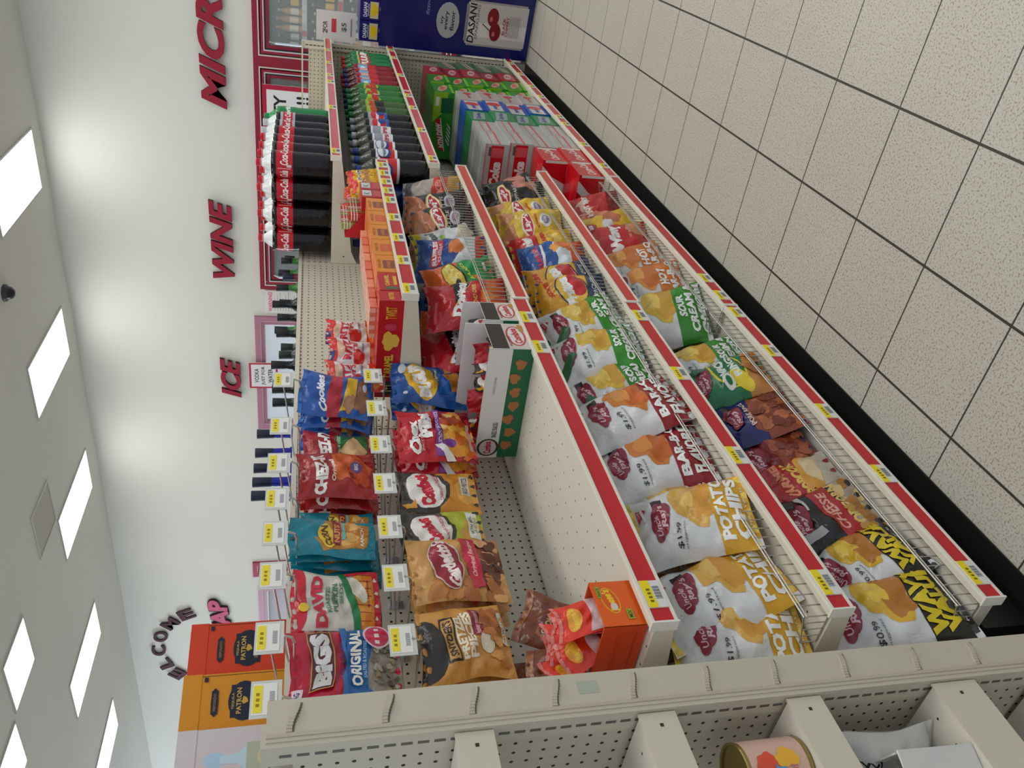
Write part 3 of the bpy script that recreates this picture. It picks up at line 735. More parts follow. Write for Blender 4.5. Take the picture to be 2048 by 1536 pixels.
KINDS = {
 'bigs': dict(name='seed_bag', base=(186, 26, 54), art=[('r', 0, .0, 1, .52, (42, 104, 170)), ('b', .47, .14, .45, .17, (150, 140, 128), 0, 3), ('r', .04, .03, .86, .26, (142, 134, 122))]+crumbs(46, .08, .82, .05, .25, [(118, 108, 96), (176, 166, 150), (96, 86, 78), (160, 140, 110)], .035, 4, .8)+[
     ('r', .15, .62, .92, .83, (190, 140, 70)), ('r', .165, .63, .905, .82, (80, 26, 30)), ('t', 'BiGS', .535, .725, .70, .16, (214, 212, 210), 0, 0, .07),
     ('t', 'SUNFLOWER SEEDS', .5, .555, .5, .035, (34, 56, 110), 0, 0, .02), ('r', 0, .5, 1, .535, (42, 104, 170)), ('t', 'ORIGINAL', .53, .42, .80, .10, (238, 236, 224), 0, 0, .04), ('t', 'SALTED & ROASTED', .5, .34, .5, .03, (150, 190, 225)),
     ('e', .84, .22, .17, .13, (222, 190, 200)), ('e', .84, .22, .145, .11, (196, 60, 92)), ('r', .73, .20, .95, .24, (230, 210, 215)), ('r', .77, .13, .81, .31, (206, 34, 70)), ('r', .87, .13, .91, .31, (206, 34, 70)),
     ('r', .02, .88, .20, .97, (226, 206, 214)), ('t', 'BAG', .11, .925, .12, .05, (40, 50, 110), 0, 0, .03)]),
 'david': dict(name='seed_bag', base=(206, 200, 188), art=[('e', .5, .99, .62, .17, (200, 30, 52)), ('r', 0, .0, 1, .30, (214, 124, 40)), ('b', .5, .20, .40, .10, (228, 150, 60), 0, 2)]+[('r', .12+.14*i, .10, .135+.14*i, .28, (170, 60, 30)) for i in range(6)]+[('e', .66, .25, .24, .08, (220, 214, 196), 20), ('r', 0, 0, 1, .07, (190, 30, 50)), ('r', .93, 0, 1, .4, (196, 36, 56)),
     ('p', [(0, .30), (.25, .32), (.6, .40), (1, .47), (1, .40), (.65, .33), (.3, .24), (0, .22)], (24, 120, 62)), ('t', 'DAVID', .47, .70, .88, .13, (196, 34, 60), 3, 0, .06), ('t', 'ROASTED', .5, .585, .5, .05, (50, 120, 80)), ('t', 'PUMPKIN', .52, .515, .52, .05, (40, 112, 72)), ('t', 'SEEDS', .6, .45, .36, .045, (40, 112, 72)), ('e', .35, .86, .07, .055, (232, 190, 40)), ('t', 'ALL NATURAL', .6, .14, .5, .025, (120, 30, 30))]),
 'corn': dict(name='snack_pouch', base=(18, 122, 142), art=[('p', [(.08, .62), (.5, .70), (.34, .54), (.96, .60), (.9, .06), (.3, .10)], (178, 122, 44)), ('b', .58, .27, .36, .17, (206, 140, 60), 0, 4)]+crumbs(9, .38, .84, .14, .38, [(222, 160, 76), (196, 118, 44), (228, 176, 96)], .11, 3, .7)+[('e', .48, .56, .34, .09, (220, 184, 50), 8), ('t', 'CORN', .5, .565, .56, .085, (96, 50, 20), 8, .1, .05), ('r', .30, .41, .90, .50, (142, 36, 60)), ('t', 'NUTS', .6, .455, .46, .065, (220, 150, 60), 0, 0, .04), ('t', 'RANCH', .56, .16, .5, .04, (240, 236, 220), 0, .2, .02), ('r', .44, .36, .9, .395, (90, 180, 180)), ('e', .5, .935, .05, .02, (70, 60, 50))]),
 'cz_green': dict(name='cracker_bag', base=(162, 30, 38), art=[('p', [(.04, .50), (.94, .54), (.98, .10), (.06, .08)], (28, 104, 52)), ('p', [(.5, .50), (.93, .30), (.52, .09), (.12, .29)], (214, 168, 118)), ('p', [(.5, .46), (.86, .30), (.52, .13), (.18, .29)], (222, 178, 128)), ('t', 'ITALIAN FOUR CHEESE', .5, .505, .8, .035, (196, 226, 196)), ('t', 'CHEEZ-IT', .5, .70, .93, .17, (238, 234, 228), 0, 0, .06), ('t', 'BAKED SNACK', .5, .88, .4, .03, (220, 120, 110)), ('r', 0, 0, 1, .05, (120, 18, 24)), ('r', .66, .05, .92, .075, (214, 180, 60))]),
 'cz_orange': dict(name='cracker_bag', base=(158, 30, 30), art=[('b', .64, .34, .38, .26, (206, 92, 34), 10, 3), ('b', .5, .22, .3, .14, (190, 62, 26), 0, 7), ('t', 'CHEEZ-IT', .47, .73, .88, .16, (238, 232, 226), 3, 0, .06), ('t', 'Original', .5, .57, .5, .07, (236, 226, 214), 3, .1, .03), ('e', .62, .25, .12, .08, (96, 74, 126)), ('t', 'BIG', .62, .25, .12, .05, (220, 210, 220)), ('r', .32, .30, .48, .35, (110, 30, 26)), ('t', '100% REAL CHEESE', .5, .9, .4, .03, (220, 130, 120))]),
 'nilla': dict(name='cookie_bag', base=(38, 86, 164), art=[('r', 0, .42, 1, .60, (178, 34, 52)), ('t', 'Cookies', .5, .70, .82, .11, (236, 232, 236), 12, .3, .05), ('p', [(.1, .42), (.95, .34), (.9, .20), (.2, .24)], (222, 176, 40)), ('b', .5, .12, .4, .10, (150, 100, 70), 0, 3), ('b', .3, .30, .2, .08, (176, 124, 88), 0, 5), ('e', .7, .10, .1, .03, (200, 214, 236)), ('r', 0, .94, 1, 1, (50, 110, 190))]),
 'ritz': dict(name='cracker_bag', base=(222, 218, 214), art=[('r', 0, .84, 1, 1, (208, 44, 34)), ('r', .0, .90, .4, .99, (40, 50, 110)), ('e', .5, .80, .3, .07, (210, 176, 150)), ('t', 'RITZ', .5, .67, .74, .14, (200, 34, 60), 0, 0, .05), ('t', 'BITS', .56, .54, .6, .09, (206, 50, 70), 0, 0, .04), ('e', .26, .46, .26, .10, (196, 34, 30)), ('t', 'cheese', .6, .40, .5, .06, (90, 130, 170), 0, .2, .02), ('r', 0, .0, 1, .28, (206, 56, 34)), ('e', .28, .15, .2, .08, (214, 126, 70)), ('e', .68, .12, .2, .08, (208, 112, 56)), ('e', .50, .22, .16, .06, (220, 140, 84)), ('r', 0, .26, .9, .30, (222, 218, 214))]),
 'snyd': dict(name='pretzel_bag', base=(204, 144, 66), art=[('e', .45, .98, .42, .26, (46, 38, 34)), ('r', .2, .60, .82, .76, (40, 34, 30)), ('r', .23, .62, .79, .74, (200, 150, 76)), ('t', "SNYDER'S", .51, .68, .5, .09, (50, 38, 26), 0, 0, .04), ('t', 'PRETZEL', .52, .55, .62, .085, (238, 224, 196), 2, 0, .05), ('t', 'PIECES', .55, .45, .66, .10, (240, 228, 204), 2, 0, .05), ('r', .50, .28, .92, .40, (138, 34, 62)), ('t', 'honey mustard', .71, .34, .36, .07, (226, 170, 160), 0, .2, .02), ('e', .42, .27, .14, .08, (226, 214, 190))]+crumbs(16, .56, .92, .06, .26, [(170, 94, 38), (196, 120, 50), (150, 76, 28), (214, 150, 80)], .08, 9, .8)+crumbs(5, .1, .5, .1, .2, [(190, 120, 50), (214, 150, 80)], .06, 2)+[('r', .40, .03, .86, .075, (206, 200, 186)), ('t', 'NET WT 5 OZ', .63, .052, .36, .025, (90, 80, 70))]),
 'gard': dict(name='snack_mix_bag', base=(206, 152, 84), art=[('b', .22, .62, .24, .26, (190, 122, 62), 0, 3), ('b', .62, .18, .44, .22, (116, 52, 30), 0, 6)]+crumbs(20, .34, .95, .03, .34, [(150, 70, 36), (186, 110, 60), (96, 38, 24), (214, 156, 110), (70, 28, 20)], .11, 5, .7)+crumbs(6, .02, .3, .1, .6, [(196, 132, 70), (170, 104, 54), (214, 160, 100)], .1, 8)+[('p', [(.12, .40), (.98, .46), (.98, .28), (.18, .26)], (196, 36, 66)), ('t', 'Original Recipe', .62, .345, .56, .065, (240, 180, 170), 3, .3, .03), ('e', .52, .64, .40, .17, (214, 196, 190), 4), ('e', .52, .64, .385, .155, (152, 34, 52), 4), ('t', "Gardetto's", .54, .63, .74, .15, (236, 222, 214), 8, .3, .05)]),
 'combo_o': dict(name='filled_pretzel_bag', base=(60, 54, 50), art=[('r', 0, 0, 1, .52, (206, 134, 40)), ('b', .55, .12, .40, .16, (220, 160, 70), 0, 4), ('e', .5, .66, .45, .30, (60, 52, 48), 10), ('e', .5, .67, .42, .25, (228, 222, 214), 10), ('t', 'Combos', .5, .70, .72, .19, (200, 26, 52), 8, 0, .08), ('t', 'CHEDDAR CHEESE', .55, .51, .6, .05, (190, 50, 70), 8, .2, .02), ('r', .36, .10, .86, .22, (216, 208, 194)), ('t', 'BAKED PRETZEL', .61, .16, .42, .07, (80, 60, 50)), ('p', [(.04, .92), (.2, .99), (.18, .88), (.3, .84), (.1, .80)], (220, 150, 40))]),
 'combo_g': dict(name='filled_pretzel_bag', base=(58, 54, 48), art=[('r', 0, 0, 1, .50, (176, 182, 52)), ('b', .42, .14, .34, .16, (206, 150, 70), 0, 4), ('e', .5, .66, .45, .29, (58, 54, 48), 12), ('e', .5, .67, .42, .24, (228, 222, 214), 12), ('t', 'Combos', .5, .70, .72, .18, (200, 26, 52), 10, 0, .08), ('t', 'JALAPENO CHEDDAR', .55, .51, .6, .05, (190, 50, 70), 10, .2, .02), ('r', .3, .06, .96, .2, (220, 220, 208)), ('t', 'WITH REAL', .62, .155, .46, .04, (50, 44, 44)), ('t', 'CHEESE', .62, .10, .4, .05, (170, 170, 30)), ('b', .1, .84, .14, .07, (96, 170, 60), 0, 2)]),
 'chex': dict(name='snack_mix_bag', base=(192, 28, 40), art=[('p', [(0, .0), (1, .0), (1, .22), (.3, .16), (0, .22)], (130, 20, 30)), ('b', .5, .24, .46, .2, (220, 140, 36), 0, 3)]+crumbs(18, .10, .92, .08, .42, [(228, 150, 40), (206, 96, 30), (236, 176, 70), (180, 66, 26), (240, 200, 120)], .12, 12, .7)+[('r', .06, .44, .96, .53, (122, 56, 140)), ('t', 'MUDDY BUDDIES', .52, .485, .66, .05, (226, 206, 230), 0, 0, .02), ('p', [(0, .40), (.26, .54), (.26, .46), (0, .28)], (226, 220, 216)), ('t', 'Chex', .42, .80, .62, .12, (240, 236, 232), 6, .2, .06), ('t', 'Mix', .62, .67, .56, .17, (240, 236, 232), 6, .2, .08), ('t', 'SNACK MIX', .3, .70, .3, .04, (240, 180, 180)), ('e', .28, .36, .09, .09, (120, 60, 140)), ('r', .2, .05, .7, .10, (200, 150, 140))]),
 'bugle': dict(name='corn_snack_bag', base=(26, 78, 148), art=[('e', .5, .62, .47, .20, (222, 172, 44), 14), ('t', 'BUGLES', .5, .63, .82, .19, (240, 238, 234), 14, 0, .07), ('p', [(.2, .40), (.8, .32), (.98, .44), (.9, .20), (.3, .26)], (26, 96, 170)), ('p', [(.56, .24), (.74, .34), (.92, .10), (.6, .08)], (214, 142, 60)), ('p', [(.34, .20), (.62, .26), (.7, .06), (.4, .04)], (196, 120, 44)), ('p', [(.78, .30), (.94, .30), (.95, .12)], (226, 160, 80)), ('e', .8, .86, .14, .05, (206, 214, 226)), ('e', .15, .84, .04, .03, (206, 214, 226)), ('t', 'original', .66, .42, .3, .05, (230, 214, 120), 8, .2, .02)]),
 'potato': dict(base=(226, 226, 224), back=(232, 196, 70), art=ray((218, 164, 40), ['POTATO', 'CHIPS'], ((224, 172, 76), (212, 150, 56), (232, 188, 98)), '$1.99', (228, 206, 90))),
 'bbq': dict(base=(226, 226, 224), back=(190, 190, 190), art=ray((150, 24, 34), ['BAR-B-Q', 'FLAVORED'], ((216, 124, 40), (200, 100, 30), (226, 146, 60)), '$1.99', (190, 26, 44))),
 'onion': dict(base=(224, 225, 222), back=(190, 192, 190), art=ray((52, 140, 34), ['SOUR', 'CREAM &', 'ONION'], ((226, 184, 60), (212, 160, 50), (236, 200, 90)), '$1.99', (40, 110, 60), [('p', [(.0, .92), (.12, .98), (.5, .74), (.38, .68)], (46, 108, 66))])),
 'cheddar': dict(base=(222, 222, 222), back=(60, 56, 50), art=ray((34, 32, 28), [], ((226, 178, 40), (190, 120, 40), (236, 196, 70)), '$0.99', (60, 56, 52), [('t', 'WAVY', .53, .235, .86, .12, (222, 196, 30), 0, 0, .06), ('t', 'VALUE', .53, .14, .86, .1, (222, 196, 30), 0, 0, .06)])),
 'orangebag': dict(base=(206, 204, 200), back=(200, 200, 198), art=ray((214, 118, 46), ['HOT', 'BAR-B-Q'], ((220, 140, 60), (206, 112, 40), (230, 160, 80)), '$1.99', (206, 206, 204))),
 'black_pop': dict(base=(26, 23, 23), back=(24, 22, 22), art=[('r', .0, .0, 1, .20, (176, 160, 140)), ('p', [(.1, .36), (.9, .44), (.96, .26), (.14, .2)], (176, 32, 34)), ('t', 'CHEESE', .52, .33, .6, .08, (230, 170, 150), 4, .2, .03), ('t', 'POPCORN', .54, .19, .8, .10, (226, 190, 110), 4, .1, .05)]+crumbs(12, .1, .9, .02, .16, [(200, 150, 70), (222, 190, 130), (180, 120, 50)], .1, 3, .6)+ray_logo(.5, .62)+[('t', 'WHITE', .3, .86, .3, .05, (206, 206, 206), 20, 0, .03), ('r', .62, .5, .9, .54, (200, 200, 200)), ('p', [(.1, .8), (.2, .84), (.36, .5), (.26, .48)], (170, 170, 170))]),
 'red_pop': dict(base=(176, 30, 32), back=(140, 24, 26), art=[('r', 0, 0, 1, .24, (196, 188, 170)), ('t', 'CARAMEL', .5, .52, .74, .09, (236, 150, 110), 10, .2, .05), ('t', 'POPCORN', .52, .38, .84, .11, (236, 196, 90), 10, .1, .06), ('b', .5, .27, .42, .09, (222, 160, 60), 0, 3), ('b', .62, .22, .3, .07, (228, 206, 160), 0, 5), ('e', .3, .72, .2, .08, (222, 120, 90), 20)]+ray_logo(.5, .8)),
 'blue_pork': dict(base=(30, 32, 100), back=(24, 26, 80), art=[('b', .5, .22, .5, .26, (156, 76, 44), 0, 3), ('r', 0, .0, 1, .40, (150, 72, 42))]+crumbs(26, .04, .96, .03, .40, [(168, 86, 50), (132, 58, 34), (184, 104, 64), (120, 50, 30)], .1, 6, .7)+ray_logo(.5, .62)+[('r', .6, .8, .9, .86, (190, 190, 196)), ('t', 'PORK RINDS', .5, .48, .6, .05, (226, 200, 190), 0, 0, .03)]),
 'red_pork': dict(base=(120, 26, 34), back=(40, 30, 60), art=[('r', 0, .0, 1, .42, (142, 64, 40))]+crumbs(24, .04, .96, .03, .42, [(160, 78, 48), (122, 50, 34), (176, 92, 60)], .1, 16, .7)+[('r', 0, .55, 1, .75, (176, 26, 40))]+ray_logo(.5, .60)),
 'ring': dict(base=(14, 112, 66), back=(12, 96, 56), art=[('p', [(0, .0), (1, .0), (1, .16), (0, .28)], (190, 126, 60)), ('e', .55, .40, .42, .20, (222, 200, 40), 10), ('e', .55, .40, .39, .175, (20, 110, 62), 10), ('e', .25, .30, .22, .09, (228, 200, 40), 20), ('t', 'ONION', .55, .46, .62, .11, (232, 236, 228), 6, 0, .06), ('t', 'RINGS', .58, .33, .52, .09, (226, 230, 222), 6, 0, .05), ('e', .26, .44, .13, .06, (230, 230, 226)), ('e', .26, .44, .07, .03, (20, 110, 62))]+ray_logo(.42, .70)+crumbs(5, .2, .9, .03, .14, [(206, 146, 76), (176, 108, 50)], .12, 2, .5)),
 'doritos': dict(base=(186, 24, 36), back=(150, 20, 30), art=[('b', .5, .14, .5, .18, (206, 80, 30), 0, 3), ('p', [(.2, .62), (.9, .42), (.84, .66)], (28, 24, 26)), ('p', [(.14, .66), (.94, .38), (.88, .70), (.90, .40), (.16, .68)], (236, 170, 80)), ('t', 'Doritos', .5, .56, .8, .14, (238, 236, 232), -6, .1, .07), ('t', 'NACHO CHEESE', .5, .38, .6, .05, (240, 200, 90), 0, 0, .02), ('p', [(.3, .26), (.6, .30), (.5, .08)], (226, 130, 40)), ('p', [(.55, .24), (.85, .22), (.66, .04)], (216, 110, 34)), ('r', .1, .86, .5, .9, (214, 90, 90))]),
 'doritos2': dict(base=(178, 22, 34), back=(150, 20, 30), art=[('p', [(.2, .62), (.9, .42), (.84, .66)], (28, 24, 26)), ('t', 'Doritos', .5, .56, .8, .14, (238, 236, 232), -6, .1, .07), ('p', [(.3, .3), (.7, .36), (.55, .08)], (200, 70, 34))]),
 'cheeto_g': dict(base=(226, 100, 32), back=(200, 90, 30), art=[('p', [(0, 0), (1, 0), (1, .46), (.4, .50), (0, .40)], (28, 140, 66)), ('e', .5, .56, .40, .15, (30, 28, 26), 16), ('e', .5, .57, .37, .13, (230, 196, 60), 16), ('t', 'CHEETOS', .5, .57, .64, .12, (240, 226, 130), 16, 0, .07), ('e', .36, .52, .09, .04, (36, 30, 26)), ('t', 'BAKED', .6, .36, .5, .05, (214, 220, 80), 16, .2, .03), ('p', [(.2, .2), (.5, .3), (.46, .22), (.16, .12)], (220, 120, 40)), ('r', .6, .08, .8, .12, (226, 226, 220))]),
 'tostito_b': dict(base=(34, 78, 146), back=(30, 66, 120), art=[('p', [(0, 0), (1, 0), (1, .38), (.7, .44), (.45, .36), (.2, .46), (0, .30)], (214, 220, 222)), ('b', .66, .40, .22, .10, (216, 120, 50), 0, 3), ('r', 0, 0, 1, .13, (214, 72, 38)), ('r', .2, .60, .86, .76, (206, 40, 60)), ('t', 'RUFFLES', .53, .71, .6, .07, (240, 236, 236), 4, 0, .05), ('t', 'CHEDDAR', .53, .63, .5, .05, (230, 200, 206), 4, 0, .03)]),
 'smart': dict(base=(206, 206, 200), back=(60, 60, 50), art=[('r', 0, .84, 1, 1, (206, 190, 50)), ('r', 0, 0, 1, .34, (46, 44, 40)), ('t', 'Smartfood', .5, .66, .8, .14, (70, 74, 80), 8, .2, .06), ('r', .3, .36, .7, .56, (150, 180, 60)), ('r', .4, .2, .85, .46, (222, 222, 218)), ('b', .7, .14, .26, .12, (222, 208, 178), 0, 3), ('b', .4, .10, .2, .10, (216, 200, 168), 0, 5)]),
 'lays_k': dict(base=(30, 27, 27), back=(30, 27, 27), art=[('p', [(0, .62), (.4, .50), (1, .86), (1, 1), (0, 1)], (196, 120, 84)), ('b', .3, .80, .28, .12, (214, 150, 116), 0, 3)]+frito_oval(.5, .48, "Lay's", '', (190, 30, 44), 20)+[('e', .56, .24, .2, .08, (206, 200, 206)), ('t', 'KETTLE', .5, .34, .5, .05, (210, 200, 190), 10, 0, .02), ('e', .56, .24, .12, .05, (160, 120, 140)), ('r', 0, .0, 1, .10, (70, 40, 36))]),
 'lays_b': dict(base=(27, 25, 25), back=(27, 25, 25), art=[('b', .82, .30, .2, .2, (190, 120, 100), 0, 4)]+frito_oval(.42, .66, "Lay's", '', (196, 40, 50), 14)+[('r', 0, 0, 1, .05, (50, 46, 44)), ('t', 'POPPABLES', .45, .46, .6, .06, (190, 180, 176), 10, 0, .03)]),
 'tanbag': dict(base=(184, 170, 160), back=(170, 160, 150), art=[('r', 0, .0, 1, .18, (206, 150, 60)), ('r', 0, .18, 1, .42, (206, 62, 44)), ('t', 'BAKED', .5, .30, .6, .1, (230, 150, 130), 10, 0, .04), ('r', 0, .80, 1, 1, (120, 124, 132))]),
 'frit': dict(base=(222, 158, 36), back=(30, 50, 100), art=[('r', 0, .0, 1, .26, (52, 66, 96)), ('e', .52, .48, .44, .22, (40, 40, 90), 12), ('e', .52, .48, .42, .20, (232, 190, 60), 12), ('e', .6, .42, .30, .12, (196, 30, 44), 16), ('t', 'Fritos', .45, .54, .72, .15, (240, 238, 236), 14, .1, .07), ('t', 'SCOOPS!', .56, .80, .5, .07, (206, 30, 44), 14, 0, .05), ('t', 'CORN CHIPS', .5, .16, .6, .06, (220, 220, 226), 6, .2, .03), ('r', 0, .94, 1, 1, (206, 140, 30))]),
 'cheet_b': dict(base=(38, 88, 160), back=(34, 70, 130), art=[('p', [(0, 0), (1, 0), (1, .44), (.7, .48), (.4, .40), (0, .46)], (214, 222, 226)), ('r', 0, 0, 1, .20, (222, 84, 34)), ('b', .8, .30, .2, .14, (222, 110, 44), 0, 4), ('b', .66, .44, .12, .08, (226, 150, 60), 0, 6), ('t', 'RUFFLES', .45, .72, .6, .08, (214, 50, 70), 6, 0, .05), ('r', .18, .62, .78, .66, (240, 236, 236))]),
 'munch': dict(base=(232, 176, 36), back=(200, 150, 40), art=[('p', [(0, .52), (1, .60), (1, 1), (0, 1)], (206, 30, 40)), ('t', 'Munchies', .42, .72, .76, .15, (240, 236, 230), 6, .1, .07), ('t', 'FLAMIN', .6, .46, .4, .07, (200, 30, 40), 6, 0, .04)]+crumbs(12, .1, .9, .05, .42, [(232, 140, 30), (240, 190, 60), (214, 110, 26), (240, 206, 110)], .13, 8, .5)),
 'lays_y': dict(base=(226, 186, 50), back=(220, 180, 50), art=[('b', .25, .76, .26, .18, (206, 134, 92), 0, 3), ('b', .8, .86, .2, .12, (214, 146, 100), 0, 6), ('p', [(.0, .62), (.5, .74), (.8, .56), (.5, .50)], (232, 200, 60))]+frito_oval(.46, .52, "Lay's", '', (200, 40, 56), 10)+[('e', .54, .24, .19, .09, (222, 216, 220)), ('e', .54, .24, .13, .055, (130, 110, 140)), ('t', 'CLASSIC', .54, .25, .2, .04, (230, 226, 230)), ('t', 'Classic', .5, .38, .4, .05, (200, 60, 60), 8, .3, .03)]),
 'wavy_r': dict(base=(196, 26, 34), back=(170, 22, 30), art=[('b', .8, .14, .24, .14, (206, 140, 100), 0, 3)]+frito_oval(.3, .78, "Lay's", '', (190, 40, 60), 12)+[('t', 'Wavy', .48, .44, .8, .2, (240, 236, 232), 4, .1, .08), ('t', 'HICKORY BBQ', .7, .24, .5, .05, (236, 170, 150), 4, .2, .02)]),
 'ro': dict(base=(196, 36, 34), back=(170, 30, 30), art=crumbs(14, .1, .9, .3, .95, [(226, 96, 40), (236, 150, 120), (206, 60, 36), (236, 190, 170)], .14, 8, .4)+[('r', 0, .0, 1, .2, (130, 24, 30)), ('t', 'HOT FRIES', .5, .6, .7, .1, (240, 236, 230), 10, .2, .05)]),
 'lays_y2': dict(base=(228, 184, 40), back=(220, 176, 40), art=[('r', .1, .56, .6, .74, (176, 60, 84)), ('t', "Ruffles", .36, .65, .44, .1, (240, 226, 226), 6, 0, .05), ('b', .7, .3, .22, .14, (196, 110, 70), 0, 3), ('e', .5, .40, .16, .08, (222, 214, 220)), ('r', 0, .92, 1, 1, (200, 130, 60))]),
 'reese_pk': dict(name='peanut_butter_snack_pack', base=(222, 54, 30), mat='foil', art=[('e', .5, .78, .30, .10, (232, 160, 50)), ('t', "Reese's", .5, .785, .5, .1, (236, 196, 60), 8, .2, .05), ('r', .04, .10, .96, .52, (150, 40, 44)), ('r', .04, .42, .96, .56, (214, 186, 186)), ('t', 'PIECES', .5, .28, .6, .08, (206, 110, 100)), ('r', 0, .95, 1, 1, (214, 120, 110))]),
 'brown_pk': dict(name='candy_bag', base=(112, 56, 30), mat='foil', art=[('b', .5, .4, .4, .3, (150, 84, 40), 0, 3), ('e', .5, .6, .3, .1, (90, 40, 30)), ('t', 'COOKIES', .5, .6, .5, .08, (214, 170, 110)), ('r', 0, .9, 1, 1, (150, 90, 50))]),
 'stick': dict(name='candy_stick', base=(206, 60, 50), art=[('r', 0, .8, 1, .86, (236, 226, 220)), ('r', 0, .2, 1, .5, (150, 170, 70)), ('r', 0, .60, 1, .68, (236, 226, 220))]),
 'mm': dict(name='candy_bag', base=(228, 176, 38), art=[('r', 0, .80, 1, 1, (214, 50, 50)), ('e', .5, .60, .3, .08, (200, 190, 190)), ('t', 'm&m', .5, .61, .4, .09, (90, 50, 40), 0, 0, .06), ('b', .5, .40, .36, .10, (186, 130, 70), 0, 3), ('e', .5, .22, .14, .05, (222, 110, 40))]),
}
for k in ('potato', 'bbq', 'onion', 'cheddar', 'black_pop', 'red_pop', 'blue_pork', 'red_pork', 'ring', 'doritos', 'doritos2', 'cheeto_g', 'tostito_b', 'smart', 'lays_k', 'lays_b', 'tanbag', 'frit', 'cheet_b', 'munch', 'lays_y', 'wavy_r', 'ro', 'lays_y2', 'orangebag'):
    KINDS[k]['name'] = 'chip_bag'
    KINDS[k]['mat'] = 'matte_foil' if k in ('potato', 'bbq', 'onion', 'cheddar', 'orangebag') else 'foil'

# ================================================================ BAGS ON THE SHELVES
D1, D2, D3 = 0.161, 0.511, 0.877          # deck heights, near section
E1, E2, E3 = 0.161, 0.501, 0.865          # middle section
